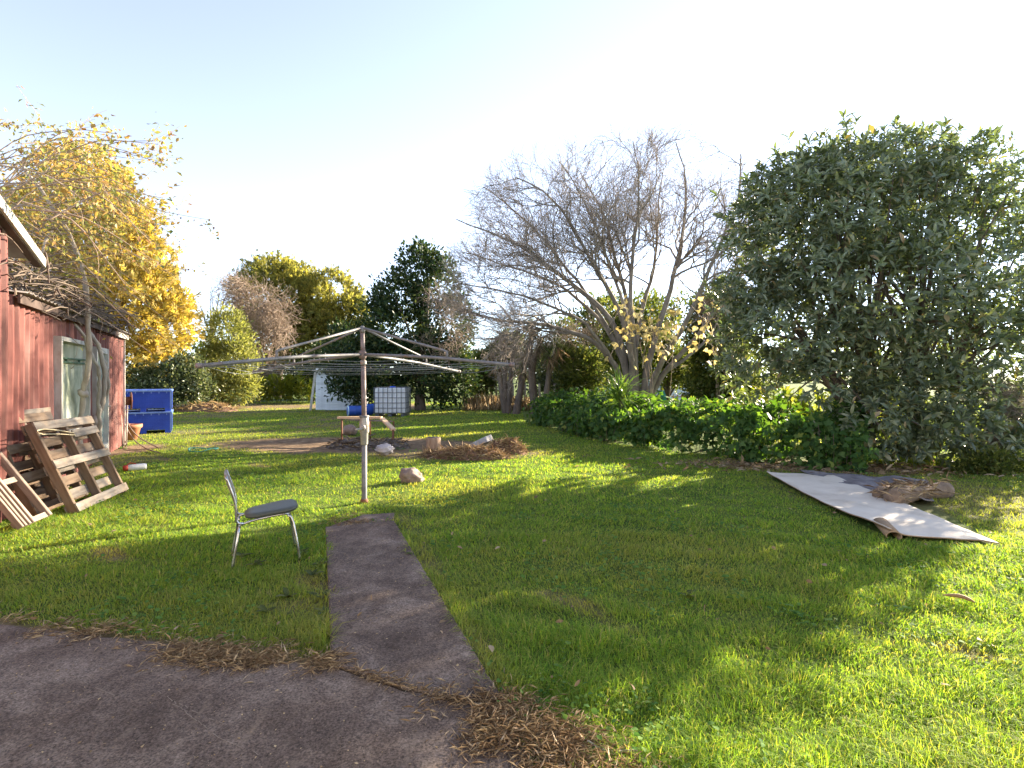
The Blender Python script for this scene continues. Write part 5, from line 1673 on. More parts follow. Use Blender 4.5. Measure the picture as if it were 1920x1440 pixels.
bush_px('leafy_shrub', 'tall yellow green tree mass closing the view behind the bare tree', 'tree', 27, [(1075, 640, 45, 50, 0), (1140, 615, 50, 55, 0.6), (1215, 610, 50, 55, 0), (1285, 620, 45, 60, 0.5), (1110, 690, 50, 45, 0), (1250, 680, 45, 45, 0)], 'mid_green', 1500, 7, 0.22, 0.22, 'shrubs along the back', gap=-0.15, fork=1.4, nlimb=24)
bush_px('leafy_shrub', 'small olive shrub hidden behind the trunks of the bare tree', 'shrub', 21, [(1180, 640, 45, 60, 0), (1150, 600, 30, 40, 0.4), (1170, 700, 40, 45, 0.2), (1215, 600, 35, 45, 0.6)], 'mid_green', 850, 7, 0.17, 0.16, 'shrubs along the back', gap=-0.05, fork=1.2, nlimb=20)
bush_px('young_tree', 'small multi-stemmed tree in front of the pale blue building', 'tree', 22, [(1245, 668, 30, 30, 0), (1275, 690, 26, 26, 0), (1230, 640, 25, 30, 0.3), (1262, 705, 20, 12, 0)], 'mid_green', 480, 7, 0.17, 0.14, None, gap=-0.1, fork=0.7, nlimb=14)
bush_px('leafy_shrub', 'twiggy brown green shrub between the bare tree and the loquat', 'shrub', 20, [(1330, 620, 40, 60, 0), (1345, 690, 45, 55, 0.3), (1370, 640, 35, 50, 0), (1320, 730, 35, 30, 0), (1385, 725, 45, 35, 0), (1350, 570, 32, 32, 0.4)], 'mid_green', 3000, 7, 0.15, 0.16, 'shrubs along the back', gap=-0.55, fork=0.6, nlimb=26)
thicket_px('dead_vine', 'bare brown twigs over the shrub left of the loquat', 'vine', 19.4, [(1345, 600, 40, 50, 0), (1320, 570, 30, 25, 0), (1365, 660, 30, 40, 0)], 'twig_tan', 260, 0.7, r=0.007)
thicket_px('dead_vine', 'bare brown twigs hanging among the cabbage trees', 'vine', 21.8, [(1010, 640, 40, 30, 0), (1060, 620, 45, 25, 0), (980, 670, 25, 30, 0), (1110, 620, 30, 20, -0.5)], 'twig_tan', 420, 0.8, r=0.007, droop=-0.15, ground_stems=0)
# low shrub at the far right of the lawn
bush_px('leafy_weed', 'low bright green weedy bush at the foot of the loquat', 'plant', 8.9, [(1845, 868, 42, 22, 0), (1885, 872, 35, 20, 0.2), (1815, 880, 25, 12, 0)], 'mid_green', 420, 7, 0.07, 0.05, None, fork=0.1, r0=0.012, gap=None, up=0.6)
thicket_px('dead_vine', 'bare brown twigs under the right edge of the loquat', 'vine', 9.6, [(1890, 760, 40, 60, 0), (1870, 820, 30, 30, 0)], 'twig_grey', 330, 0.5, r=0.004)

# distant shelter belt across the field
for k, (cx, w_, h_) in enumerate(((-70, 16, 9), (-42, 18, 8), (-14, 15, 7), (12, 16, 6.5), (38, 17, 7), (62, 15, 8.5), (90, 18, 9))):
    tree('shelter_tree', ('far leftmost', 'second from left', 'third from left', 'middle', 'third from right', 'second from right', 'far rightmost')[k] + ' tree of the distant shelter belt across the field', (cx, 118),
         [((0, 0, h_ * 0.55), (w_ * 0.5, 3, h_ * 0.5)), ((-w_ * 0.35, 0, h_ * 0.4), (w_ * 0.35, 3, h_ * 0.42)), ((w_ * 0.35, 0, h_ * 0.42), (w_ * 0.38, 3, h_ * 0.44))], 'mid_green', 500, 6, 0.9, 0.5, 2.0, 0.4, 'shelter belt across the field', nlimb=6, gap=None)

# ------------------------------------------------------------------ cabbage trees, yucca, ginger
rng = np.random.default_rng(212); random.seed(212)
SWORD = (np.array([[0, 0.35, 0], [0, -0.35, 0], [0.35, 0.5, 0.10], [0.35, -0.5, 0.10], [0.7, 0.38, 0.04], [0.7, -0.38, 0.04], [1, 0, -0.18]]),
         np.array([[0, 1, 3], [0, 3, 2], [2, 3, 5], [2, 5, 4], [4, 5, 6]]))


def sword_head(c, n, L, spread=1.0, up=0.3, wid=0.06):
    d = norm(rng.normal(size=(n, 3)) * [spread, spread, 0.75] + [0, 0, up])
    nr = np.cross(np.cross(d, [0, 0, 1.0]), d) + 0.2 * rng.normal(size=(n, 3))
    return leaves(np.tile(np.array(c, float), (n, 1)) + 0.05 * rng.normal(size=(n, 3)), d, nr, L * (0.7 + 0.5 * rng.random(n)), SWORD, wid)


def cabbage(label, base_px, heads, Y0):
    bx_ = (base_px[0] - 960) / FPX * Y0
    root = empty('cabbage_tree', (bx_, Y0, 0), label, 'cabbage tree', 'cabbage trees in the middle distance')
    P, hd, sk = [], [], []
    for a, b, via in heads:
        p = at(a, b, Y0 + random.uniform(-0.4, 0.4)) - Vector((bx_, Y0, 0))
        q = at(via[0], via[1], Y0) - Vector((bx_, Y0, 0))
        P.append(resample([(random.uniform(-0.08, 0.08), 0, -0.05), tuple(q), tuple(p)], 10))
        hd.append(sword_head(tuple(p), 75, 0.62))
        n = 34
        dd = norm(rng.normal(size=(n, 3)) * [0.5, 0.5, 0.2] + [0, 0, -0.9])
        sk.append(leaves(np.tile(np.array(p), (n, 1)) + [0, 0, -0.05], dd, rng.normal(size=(n, 3)), 0.55 + 0.3 * rng.random(n), SWORD, 0.05))
    P = np.array(P)
    V, F = ribbons(P, np.repeat(np.linspace(0.14, 0.075, 10)[None], len(P), 0), 8)
    mesh_arr('trunk', V, F, M['bark_brown'], root, True)
    V, F = join(hd)
    tag(mesh_arr('crown', V, F, M['sword'], root), kind='stuff')
    V, F = join(sk)
    tag(mesh_arr('dead_skirt', V, F, M['dead_leaf'], root), kind='stuff')


cabbage('leftmost cabbage tree with four spiky heads, right of the clothesline arm', (950, 775), [(922, 655, (940, 720)), (945, 630, (947, 710)), (935, 680, (940, 730)), (965, 640, (957, 710))], 23.0)
cabbage('leaning cabbage tree second from the left', (968, 773), [(990, 650, (980, 715)), (978, 690, (975, 730))], 22.6)
cabbage('tall straight cabbage tree third from the left', (1003, 772), [(996, 612, (994, 690)), (1012, 640, (998, 690))], 22.2)
cabbage('rightmost short thick cabbage tree with shaggy dead leaves', (1020, 774), [(1030, 668, (1028, 715)), (1045, 650, (1030, 700))], 21.8)

yx, yy = (1165 - 960) / FPX * 13.8, 13.8
yuc = empty('yucca', (yx, yy, 0), 'bright green spiky yucca rising from the vine bed before the bare tree', 'plant')
V, F = join([sword_head((0, 0, 1.0), 60, 0.85, 0.9, 0.7, 0.055), sword_head((0.12, 0, 0.8), 35, 0.75, 1.0, 0.4, 0.055), sword_head((-0.1, 0, 1.05), 25, 0.8, 0.7, 1.0, 0.055)])
tag(mesh_arr('crown', V, F, M['yucca'], yuc), kind='stuff')
V, F = ribbons(resample([(0, 0, -0.05), (0.03, 0, 0.5), (0, 0, 1.05)], 6)[None], np.full((1, 6), 0.06), 8)
mesh_arr('stem', V, F, M['bark_brown'], yuc, True)


def ginger(px, Y0, h, label, group, n=5, far=False):
    bx_ = (px - 960) / FPX * Y0
    root = empty('ginger_plant', (bx_, Y0, 0), label, 'plant', group)
    P, pos, ax, nr = [], [], [], []
    for k in range(n):
        b = np.array([random.gauss(0, 0.18), random.gauss(0, 0.15), -0.03])
        t = b + np.array([random.gauss(0, 0.16), random.gauss(0, 0.14), h * random.uniform(0.75, 1.05)])
        q = resample([b, (b + t) / 2 + rng.normal(size=3) * 0.03, t], 8)
        P.append(q)
        a0 = random.uniform(0, 3.14)
        for j in range(8):
            i = int(1.5 + 6 * j / 8)
            s_ = 1 if j % 2 else -1
            d = np.array([math.cos(a0) * s_, math.sin(a0) * s_, 0.75 + 0.1 * j]) + rng.normal(size=3) * 0.2
            pos.append(q[min(i, 7)])
            ax.append(d)
            nr.append(np.array([-d[0], -d[1], 1.2]) + rng.normal(size=3) * 0.3)
    V, F = ribbons(np.array(P), np.full((n, 8), 0.010), 4)
    mesh_arr('stems', V, F, M['ginger'], root)
    pos, ax, nr = np.array(pos), np.array(ax), np.array(nr)
    V, F = leaves(pos, ax, nr, (0.26 + 0.14 * rng.random(len(pos))) * (1.3 if far else 1), LEAF_LONG, 0.34)
    tag(mesh_arr('leaves', V, F, M['ginger'], root), kind='stuff')


def along(i, n): return ('leftmost' if i == 0 else 'rightmost' if i == n - 1 else ('second', 'third', 'fourth', 'fifth', 'sixth', 'seventh', 'eighth', 'ninth', 'tenth', 'eleventh', 'twelfth')[i - 1] + ' from left')
gpx = [1395, 1430, 1465, 1495, 1525, 1555, 1585, 1615, 1660, 1700, 1745]
for i, a in enumerate(gpx):
    ginger(a, 12.3 + random.uniform(-0.4, 0.7), random.uniform(1.10, 1.50), along(i, len(gpx)) + ' of the yellow green ginger plants behind the vines under the loquat', 'ginger plants behind the vine bed', 7)
gpx = [485, 505, 525, 542, 560, 578]
for i, a in enumerate(gpx):
    ginger(a, 31 + random.uniform(-0.6, 0.6), random.uniform(1.3, 1.9), along(i, len(gpx)) + ' of the yellow green ginger plants beside the white hut', 'ginger plants beside the hut', 10, True)

# ------------------------------------------------------------------ vine bed along the right of the lawn
rng = np.random.default_rng(213); random.seed(213)
front = [gp(985, 792), gp(1060, 812), gp(1130, 830), gp(1240, 845), gp(1350, 858), gp(1470, 872), gp(1560, 886), gp(1640, 890)]
front = np.array(front)
bed = empty('vine_bed', (front[4][0], front[4][1], 0), 'long low bank of dark green lobed vine leaves edging the lawn', 'vine')
b0_ = np.array([front[4][0], front[4][1], 0])
d_ = np.r_[0, np.cumsum(np.linalg.norm(np.diff(front, axis=0), axis=1))]
N = 12500
s_ = rng.random(N) * d_[-1]
fx, fy = np.interp(s_, d_, front[:, 0]), np.interp(s_, d_, front[:, 1])
tx_, ty_ = np.gradient(front[:, 0], d_), np.gradient(front[:, 1], d_)
tx, ty = np.interp(s_, d_, tx_), np.interp(s_, d_, ty_)
nrm_ = np.stack([-ty, tx], -1)
nrm_ = norm(nrm_)
nrm_ *= np.sign(nrm_[:, 1:2] + 1e-9)              # away from the camera
H_ = 0.68 + 0.12 * np.sin(s_ * 1.7) + 0.10 * np.sin(s_ * 4.3 + 1) + 0.08 * (s_ > d_[-1] * 0.45)
u_ = rng.random(N)
depth = np.where(u_ < 0.45, rng.random(N) * 0.25, rng.random(N) * 2.1)
prof = np.clip(depth / 0.55, 0, 1) ** 0.5
zz = np.where(u_ < 0.45, rng.random(N) ** 0.8, 0.86 + 0.25 * rng.random(N)) * H_ * np.where(u_ < 0.45, 1, prof)
pos = np.stack([fx + nrm_[:, 0] * (depth + 0.30 * (zz / H_) ** 2), fy + nrm_[:, 1] * (depth + 0.30 * (zz / H_) ** 2), zz], -1)
pos += rng.normal(size=pos.shape) * 0.075 + 0.24 * np.stack([snoise(pos, 2.2, 5), snoise(pos, 2.2, 6), snoise(pos, 2.0, 7)], -1)
pos[:, 2] = np.maximum(pos[:, 2], 0.04)
outw = np.concatenate([-nrm_ * np.where(u_ < 0.45, 1.0, 0.25)[:, None], np.where(u_ < 0.45, 0.35, 1.0)[:, None]], 1)
ax = outw * 0.5 + 0.7 * rng.normal(size=(N, 3)) + [0, 0, -0.35]
nr = outw + 0.45 * rng.normal(size=(N, 3))
V, F = leaves(pos - b0_, ax, nr, 0.085 + 0.075 * rng.random(N), LEAF_IVY, 0.8)
V[:, 2] = np.maximum(V[:, 2], 0.01)
tag(mesh_arr('leaves', V, F, M['ivy'], bed), kind='stuff')
k = rng.choice(N, 420)
st = np.stack([pos[k] * [1, 1, 0.0] + [0, 0, 0.02], pos[k] * [1, 1, 0.6] + rng.normal(size=(420, 3)) * 0.05, pos[k]], 1) - b0_
V, F = ribbons(st, np.full((420, 3), 0.005), 3)
tag(mesh_arr('stems', V, F, M['twig_dark'], bed), kind='stuff')

# ------------------------------------------------------------------ rambling shrub over the shed
rng = np.random.default_rng(214); random.seed(214)
sx, sy = gp(160, 868)
ram = empty('rambling_shrub', (sx, sy, 0), 'rambling shrub with pale bare stems and yellow autumn leaves growing over the shed', 'shrub')
r0_ = np.array([sx, sy, 0])
STEMS = [([(150, 860), (140, 780), (152, 720), (160, 640), (152, 560), (128, 490), (100, 430), (60, 380), (20, 330)], 8.9, 7.6, 0.050),
         ([(185, 850), (178, 800), (198, 740), (192, 670), (180, 635), (160, 610), (120, 590)], 9.7, 9.3, 0.052),
         ([(186, 850), (190, 780), (186, 720), (176, 660), (160, 615), (115, 570), (60, 545)], 9.6, 8.2, 0.040),
         ([(200, 740), (203, 705), (208, 695), (190, 665), (165, 620), (140, 600)], 9.9, 9.4, 0.028),
         ([(20, 545), (70, 550), (120, 572), (160, 610)], 7.2, 9.0, 0.028),
         ([(100, 430), (85, 480), (55, 530), (20, 560)], 7.8, 7.0, 0.020)]
P, Rr = [], []
for pts, Ya, Yb, r_ in STEMS:
    n = len(pts)
    q = []
    for i, (a, b) in enumerate(pts):
        c = at(a, b, Ya + (Yb - Ya) * i / (n - 1))
        q.append((c.x - sx, c.y - sy, max(c.z, -0.05)))
    q = resample(q, 30)
    q += np.cumsum(rng.normal(size=q.shape) * 0.013, 0)
    P.append(q)
    Rr.append(np.linspace(r_, r_ * 0.42, 30) * (1 + 0.13 * rng.normal(size=30)))
for q, r_ in zip(P, Rr):
    V, F = ribbons(q[None], np.array(r_)[None], 9)
    mesh_arr('stem', V, F, M['bark_pale'], ram, True)
lump('knot', M['bark_pale'], tuple(P[0][7]), (0.075, 0.07, 0.075), 3, None, None, parent=ram)
lump('knot', M['bark_pale'], tuple(P[1][6]), (0.085, 0.08, 0.11), 4, None, None, parent=ram)
# arching whips from the top and a dead thatch on the lean-to roof
W_ = []
for k in range(140):
    a, b = random.uniform(-80, 110), random.uniform(300, 560)
    Yd = random.uniform(5.9, 9.0) if b < 420 else random.uniform(7.6, 9.2)
    p0 = np.array(at(a, b, Yd)) - r0_
    L = random.uniform(0.7, 1.6)
    an = random.uniform(-0.5, 0.9)
    d = np.array([0.95 * math.cos(an), random.uniform(-0.1, 0.6), math.sin(an)])
    p1 = p0 + d * L * 0.5 + [0, 0, 0.12]
    p2 = p0 + d * L + [0, 0, -0.28 * L * random.uniform(0.2, 1.0)]
    W_.append(resample([p0, p1, p2], 9))
# the two long whips seen against the sky
for pts in ([(60, 330), (130, 300), (200, 345), (270, 390), (330, 402), (392, 412)], [(40, 270), (90, 265), (130, 295), (165, 318)], [(150, 370), (230, 410), (290, 450), (320, 490)], [(-40, 250), (10, 228), (45, 240)], [(0, 300), (60, 285), (120, 292)], [(-10, 320), (60, 300), (130, 330)]):
    q = [np.array(at(a, b, 8.3 + 0.3 * i)) - r0_ for i, (a, b) in enumerate(pts)]
    W_.append(resample(q, 9))
W_ = np.array(W_)
Wr = np.repeat(np.linspace(0.010, 0.0035, 9)[None], len(W_), 0)
S_, Sr = sprout(W_, Wr, 3, 0.55, 40, 5, 0.2, 0.0, 0.15, 0.6, 0.003)
V, F = join([ribbons(W_, Wr, 4), ribbons(S_, Sr, 3)])
tag(mesh_arr('whips', V, F, M['twig_tan'], ram), kind='stuff')
th = []
for k in range(520):
    sw = random.uniform(1.3, 7.4)                       # position along the wall
    c = WC + WU * sw + WN * random.uniform(-0.9, 0.40) + Vector((0, 0, 2.56 + random.gauss(0.10, 0.14) + 0.10 * max(0, sw - 3) / 4))
    d = WU * random.choice((-1, 1)) * random.uniform(0.3, 0.9) + WN * random.gauss(0, 0.3) + Vector((0, 0, random.gauss(0.0, 0.12)))
    p0 = np.array(c) - r0_
    dd = np.array(d)
    th.append(resample([p0 - dd * 0.5, p0 + [0, 0, 0.08], p0 + dd * 0.5 + [0, 0, -0.05]], 6))
th = np.array(th)
V, F = ribbons(th, np.repeat(np.linspace(0.011, 0.005, 6)[None], len(th), 0), 4)
tag(mesh_arr('dead_thatch', V, F, M['twig_dark'], ram), kind='stuff')
lp = np.concatenate([S_.reshape(-1, 3), W_[:, 4:].reshape(-1, 3)])
k = rng.choice(len(lp), 9000)
sel = lp[k]
# the leaves thin out downwards
zz = sel[:, 2]
keep = rng.random(len(sel)) < np.clip((zz - 2.7) / 1.2, 0.06, 1)
sel = sel[keep]
n = len(sel)
V, F = leaves(sel + rng.normal(size=(n, 3)) * 0.05, rng.normal(size=(n, 3)) + [0.2, 0, -0.6], rng.normal(size=(n, 3)) + [0.3, -0.3, 0.8], 0.045 + 0.045 * rng.random(n), LEAF2, 0.5)
tag(mesh_arr('leaves', V, F, M['autumn'], ram), kind='stuff')

# ------------------------------------------------------------------ beyond the hedge: building, fence, field
rng = np.random.default_rng(215); random.seed(215)
bl = empty('pale_blue_building', tuple(at(1240, 760, 33)), 'pale blue building glimpsed behind the bare tree trunks', 'building')
bl.location.z = 0
MB().box((0.0, 3, 1.4), (7.6, 6, 2.8)).build('wall', M['pale_blue_wall'], bl)
MB().box((0.0, 3, 2.95), (8.2, 6.6, 0.12)).build('roof', M['roof_iron'], bl)
MB().box((2.2, -0.02, 1.1), (0.9, 0.04, 2.0)).build('door', M['brown_fence'], bl)
fn = empty('low_fence', tuple(at(1235, 765, 28)), 'low brown paling fence in front of the pale blue building', 'fence')
fn.location.z = 0
for i in range(26):
    board(fn, 'paling', M['brown_fence'], (0.62, 0.17, 0.02), (-2.6 + i * 0.21, 0, 0.31), Matrix.Rotation(R(90), 3, 'Y'))
for zz in (0.15, 0.5):
    board(fn, 'rail', M['brown_fence'], (5.5, 0.05, 0.05), (0, 0.05, zz))
tb = empty('teal_drum', tuple(at(1245, 770, 25)), 'teal plastic drum standing behind the vines by the small tree', 'drum')
tb.location.z = 0
MB().lathe([(0.26, 0), (0.28, 0.03), (0.28, 0.30), (0.29, 0.32), (0.28, 0.34), (0.28, 0.62), (0.29, 0.64), (0.28, 0.66), (0.27, 0.86), (0.22, 0.90)], 18).build('body', M['teal'], tb, True)
# post and wire fence of the far field
k = 0
for i, px in enumerate((893, 912, 931, 962, 985, 1012, 1040)):
    Y0 = 30.0
    x = (px - 960) / FPX * Y0
    tag(MB().tube([(x, Y0, -0.1), (x + random.uniform(-0.03, 0.03), Y0, 1.15)], 0.06, 8).build('fence_post', M['bark_pale'], None, True),
        along(i, 7) + ' of the grey field fence posts beyond the cabbage trees', 'fence post', 'field fence posts')
# tall dry grass under the cabbage trees
n = 4200
x = rng.uniform(-2.2, 2.2, n); y = rng.uniform(24.5, 28.5, n)
h_ = 0.22 + 0.40 * rng.random(n) * (1 + snoise(np.stack([x, y], -1), 1.5, 9))
d = norm(rng.normal(size=(n, 3)) * [0.3, 0.3, 0] + [0, 0, 1])
V, F = leaves(np.stack([x, y, np.full(n, -0.02)], -1), d, rng.normal(size=(n, 3)) + [0, -1, 0], h_, LEAF2, 0.03)
tag(mesh_arr('dry_grass', V, F, M['straw']), 'tall pale dry grass under the cabbage trees', 'grass', kind='stuff')

# ------------------------------------------------------------------ lawn
rng = np.random.default_rng(216); random.seed(216)
def mown(N, ya, yb, power):
    """random lawn points, denser near the camera, inside the view plus a margin"""
    t = rng.random(N)
    e = 2 - power
    Y = (ya ** e + t * (yb ** e - ya ** e)) ** (1 / e)
    X = (rng.random(N) * 2 - 1) * (Y * 1.0 + 2.6)
    return X, Y


def grass(N, ya, yb, power, name, label, wid0, len0):
    X, Y = mown(N, ya, yb, power)
    ed = edge_dist(PATH, X, Y)
    keep = ~inside(SLAB, X, Y) & (~inside(PATH, X, Y) | ((ed < 0.05 * np.clip(snoise(np.stack([X, Y], -1), 6, 33) + 0.2, 0, 1.2)) & (rng.random(len(X)) < 0.6)))
    keep &= ~(inside(PATH_END, X, Y) & (rng.random(len(X)) < 0.93))
    wl_ = (X - WC.x) * WN.x + (Y - WC.y) * WN.y
    keep &= ~((wl_ < 0.03) & (Y < 13.0))
    fr = np.interp(X, front[:, 0], front[:, 1])
    keep &= ~((X > front[0, 0]) & (X < front[-1, 0]) & (Y > fr + 0.35))
    keep &= ~inside(CARPET, X, Y)
    dr = dryness(X, Y)
    keep &= rng.random(len(X)) > 1.15 * dr ** 1.5
    X, Y, dr = X[keep], Y[keep], dr[keep]
    n = len(X)
    p = np.stack([X, Y], -1)
    tuft = 0.8 * snoise(p, 1.6, 31) + 0.9 * snoise(p, 7.0, 32)
    L = len0 * (0.75 + 0.45 * rng.random(n)) * (1 + 0.45 * np.clip(tuft, -1.2, 2.0)) * (1 - 0.35 * dr)
    L *= 1 + 0.55 * np.clip((4.2 - Y) / 2.0, 0, 1) * np.clip((X + 0.6) / 1.0, 0, 1)
    pe = edge_dist(PATH, X, Y)
    L *= 1 + 0.5 * np.exp(-(pe / 0.10) ** 2)
    Wd = wid0 * (Y / 3.5) ** 0.8 * (0.7 + 0.6 * rng.random(n))
    a = rng.random(n) * 6.283
    lean = 0.30 + 1.05 * rng.random(n)
    wind = np.stack([snoise(p, 4.4, 41), snoise(p, 4.4, 42)], -1) * 0.38
    hd = np.stack([np.cos(a), np.sin(a)], -1) * lean[:, None] + wind
    side = norm(np.stack([-np.sin(a + 0.6 * rng.normal(size=n)), np.cos(a), np.zeros(n)], -1))
    z0 = ground_z(X, Y) - 0.004
    B = np.stack([X, Y, z0], -1)
    mid = B + np.stack([hd[:, 0] * L * 0.38, hd[:, 1] * L * 0.38, L * 0.55], -1)
    tip = B + np.stack([hd[:, 0] * L * 1.0, hd[:, 1] * L * 1.0, L * np.clip(1.0 - 0.40 * lean, 0.34, 1)], -1)
    w = side * (Wd * 0.5)[:, None]
    if ya < 5:
        V = np.stack([B - w, B + w, mid - w * 0.8, mid + w * 0.8, tip], 1).reshape(-1, 3)
        f = np.array([[0, 1, 3], [0, 3, 2], [2, 3, 4]])
        nvb = 5
    else:                                            # too far off to show the bend of a blade
        V = np.stack([B - w * 1.25, B + w * 1.25, tip], 1).reshape(-1, 3)
        f = np.array([[0, 1, 2]])
        nvb = 3
    F = (f[None] + (np.arange(n) * nvb)[:, None, None]).reshape(-1, 3)
    # patches of yellow among the green, a trait of the blades themselves
    yl = np.clip(0.05 + 0.26 * snoise(p, 0.8, 51) + 0.24 * snoise(p, 2.6, 52) + 0.14 * rng.normal(size=n), 0, 0.55)
    at_ = np.repeat(np.clip(np.maximum(dr * 0.9, yl), 0, 1), nvb)
    o = mesh_arr(name, V, F, M['grass'], None, False, at_)
    return tag(o, label, 'grass', kind='stuff')


grass(300000, 1.5, 5.5, 1.9, 'grass', 'long green lawn grass in the foreground', 0.0048, 0.057)
grass(480000, 5.5, 33.0, 1.9, 'grass', 'short green lawn grass running back to the trees', 0.0050, 0.055)

# clover and flat weeds in patches
X, Y = mown(32000, 2.0, 12, 1.3)
p_ = np.stack([X, Y], -1)
keep = (snoise(p_, 1.5, 61) + 0.7 * snoise(p_, 4.0, 62) > 0.45) & ~inside(SLAB, X, Y) & ~inside(PATH, X, Y) & ~inside(PATH_END, X, Y) & (Y < np.interp(X, front[:, 0], front[:, 1]) + 0.2) & ~inside(CARPET, X, Y)
X, Y = X[keep], Y[keep]
n = len(X)
an = rng.random(n) * 6.28
V, F = leaves(np.stack([X, Y, ground_z(X, Y) + 0.03 + 0.03 * rng.random(n)], -1), np.stack([np.cos(an), np.sin(an), 0.15 + 0.3 * rng.random(n)], -1), rng.normal(size=(n, 3)) * 0.35 + [0, 0, 1], (0.020 + 0.022 * rng.random(n)) * (Y / 3.5) ** 0.4, LEAF_LONG, 0.75)
M['clover'] = leaf_mat('clover_leaf', [(0, (0.06, 0.14, 0.035)), (0.6, (0.11, 0.21, 0.05)), (1, (0.16, 0.24, 0.06))], 0.35, 0.75, 0.1)
tag(mesh_arr('clover', V, F, M['clover']), 'patches of clover and small weeds among the lawn grass', 'clover', kind='stuff')

# broad-leaved weeds by the path and chair
for i, (a, b) in enumerate(sorted(((585, 1080), (540, 1120), (600, 1120), (480, 1060), (565, 1040), (610, 1150), (500, 1150), (455, 1045), (600, 1060), (780, 1045), (1290, 1120)))):
    x, y = gp(a, b)
    root = empty('dock_weed', (x, y, 0), along(i, 11) + ' of the broad-leaved weeds growing in the near lawn', 'weed', 'broad-leaved weeds in the lawn')
    n = 9
    an = rng.random(n) * 6.28
    d = np.stack([np.cos(an), np.sin(an), 0.35 + 0.4 * rng.random(n)], -1)
    V, F = leaves(np.tile([0, 0, 0.0], (n, 1)), d, np.stack([-d[:, 0] * 0.5, -d[:, 1] * 0.5, np.ones(n)], -1), 0.06 + 0.05 * rng.random(n), LEAF_LONG, 0.42)
    mesh_arr('leaves', V, F, M['mid_green'], root)

# brown needle litter along the slab
def edge_litter(pts, spread, n, z, side=0.0):
    pts = np.array(pts)
    d = np.r_[0, np.cumsum(np.linalg.norm(np.diff(pts, axis=0), axis=1))]
    s = rng.random(n) * d[-1]
    x = np.interp(s, d, pts[:, 0]) + rng.normal(size=n) * spread
    y = np.interp(s, d, pts[:, 1]) + rng.normal(size=n) * spread + side
    k = snoise(np.stack([x, y], -1), 5.5, 91) + 0.35 * rng.normal(size=n) > 0.05
    x, y = x[k], y[k]
    return x, y, z + 0.02 * rng.random(len(x)) ** 2


LX_, LY_, LZ_ = [], [], []
for pts, sp, n, z in (([(-3.6, 3.55), (-2.7, 3.36), (-2.0, 3.24)], 0.075, 4000, 0.028), ([(-2.05, 3.10), (-1.6, 3.05), (-1.0, 2.98)], 0.07, 5500, 0.03),
                      ([(-1.0, 2.97), (-0.62, 2.78), (-0.30, 2.66)], 0.022, 420, 0.032), ([(-0.22, 2.62), (0.02, 2.42), (0.30, 2.2), (0.5, 2.0)], 0.11, 11000, 0.03),
                      ([(-1.93, 5.70), (-1.30, 5.93)], 0.035, 500, 0.03), ([(-1.9, 5.8), (-1.75, 6.2)], 0.06, 350, 0.03)):
    x, y, z = edge_litter(pts, sp, n, z)
    LX_.append(x); LY_.append(y); LZ_.append(z)
X, Y, Z = np.concatenate(LX_), np.concatenate(LY_), np.concatenate(LZ_)
n = len(X)
V, F = leaves(np.stack([X, Y, Z], -1), norm(rng.normal(size=(n, 3)) * [1, 1, 0.28]), np.tile([0, 0, 1.0], (n, 1)) + 0.5 * rng.normal(size=(n, 3)), 0.02 + 0.06 * rng.random(n), LEAF2, 0.038)
V[:, 2] = np.maximum(V[:, 2], 0.0225)
tag(mesh_arr('needle_litter', V, F, M['needles']), 'brown dead conifer needles and grass along the slab edges', 'leaf litter', kind='stuff')

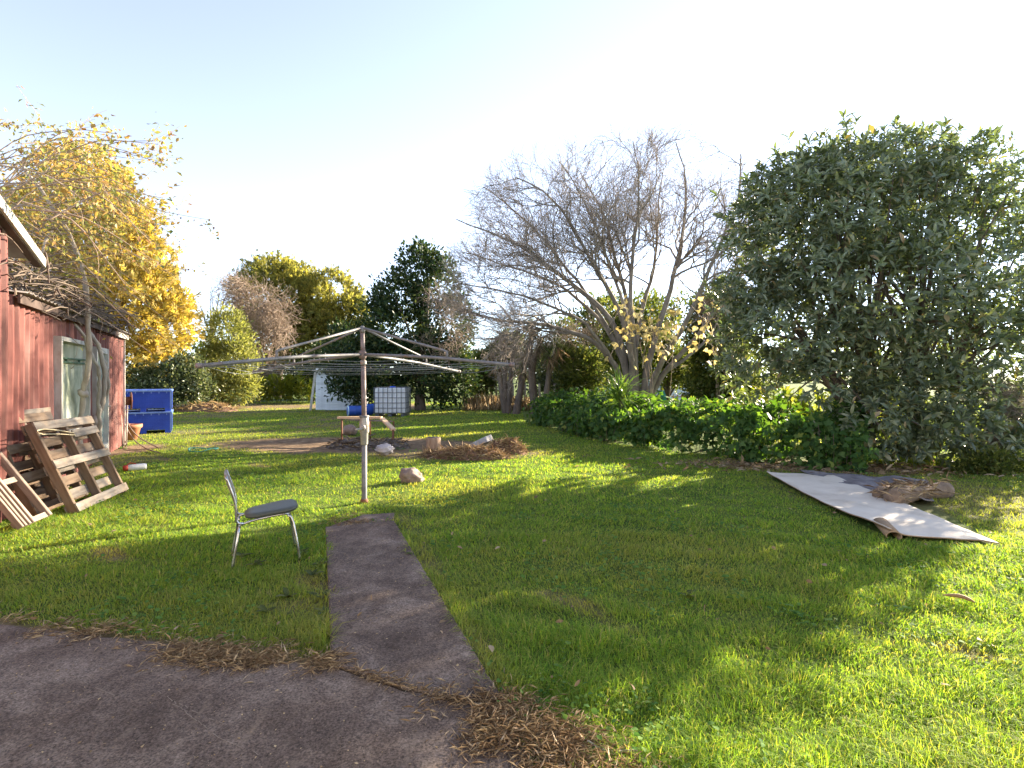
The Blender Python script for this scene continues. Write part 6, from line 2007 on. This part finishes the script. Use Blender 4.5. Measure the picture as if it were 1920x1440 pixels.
# grit and crumbs of leaf on the concrete
X, Y = rng.uniform(-4.5, 0.9, 5200), rng.uniform(1.9, 6.2, 5200)
keep = inside(SLAB, X, Y) | inside(PATH, X, Y)
X, Y = X[keep], Y[keep]
n = len(X)
V, F = leaves(np.stack([X, Y, np.where(inside(PATH, X, Y), 0.0325, 0.0225)], -1), norm(rng.normal(size=(n, 3)) * [1, 1, 0.08]), rng.normal(size=(n, 3)) * 0.25 + [0, 0, 1], 0.004 + 0.016 * rng.random(n) ** 3, LEAF2, 0.6)
tag(mesh_arr('grit', V, F, M['straw']), 'pale grit and leaf crumbs scattered over the concrete', 'grit', kind='stuff')

# fallen leaves and daisies
n = 620
X, Y = mown(n, 2.6, 16, 1.3)
keep = ~inside(SLAB, X, Y) & ~inside(CARPET, X, Y)
X, Y = X[keep], Y[keep]
n = len(X)
V, F = leaves(np.stack([X, Y, np.full(n, 0.055)], -1), norm(rng.normal(size=(n, 3)) * [1, 1, 0.3]), rng.normal(size=(n, 3)) * 0.5 + [0, 0, 1], 0.02 + 0.05 * rng.random(n) ** 2, LEAF_LONG, 0.5)
tag(mesh_arr('fallen_leaves', V, F, M['dead_leaf']), 'scattered dead leaves lying in the lawn', 'fallen leaves', kind='stuff')
# brown litter under the loquat
n = 900
X = rng.normal(5.6, 1.5, n); Y = rng.normal(9.35, 0.35, n) - 0.12 * (X - 5.6)
V, F = leaves(np.stack([X, Y, np.full(n, 0.03)], -1), norm(rng.normal(size=(n, 3)) * [1, 1, 0.25]), rng.normal(size=(n, 3)) * 0.4 + [0, 0, 1], 0.08 + 0.10 * rng.random(n), LEAF_LONG, 0.33)
tag(mesh_arr('fallen_leaves', V, F, M['dead_leaf']), 'brown fallen loquat leaves along the foot of the vines', 'fallen leaves', kind='stuff')
# a curled dead leaf and a twig in the near lawn
x, y = gp(1803, 1140)
V, F = ribbons(resample([(x - 0.09, y + 0.05, 0.07), (x, y, 0.085), (x + 0.05, y - 0.05, 0.06)], 7)[None], np.array([[0.004, 0.009, 0.012, 0.014, 0.014, 0.012, 0.004]]), 6)
tag(mesh_arr('curled_leaf', V, F, M['dead_leaf'], None, True), 'curled grey dead leaf on the lawn right of the foreground', 'leaf')
x, y = gp(1150, 1425)
V, F = ribbons(resample([(x - 0.10, y + 0.05, 0.045), (x - 0.03, y - 0.01, 0.04), (x + 0.10, y, 0.04)], 9)[None], np.full((1, 9), 0.005), 6)
tag(mesh_arr('twig', V, F, M['bark_pale'], None, True), 'curved pale twig at the bottom edge beside the grass', 'twig')
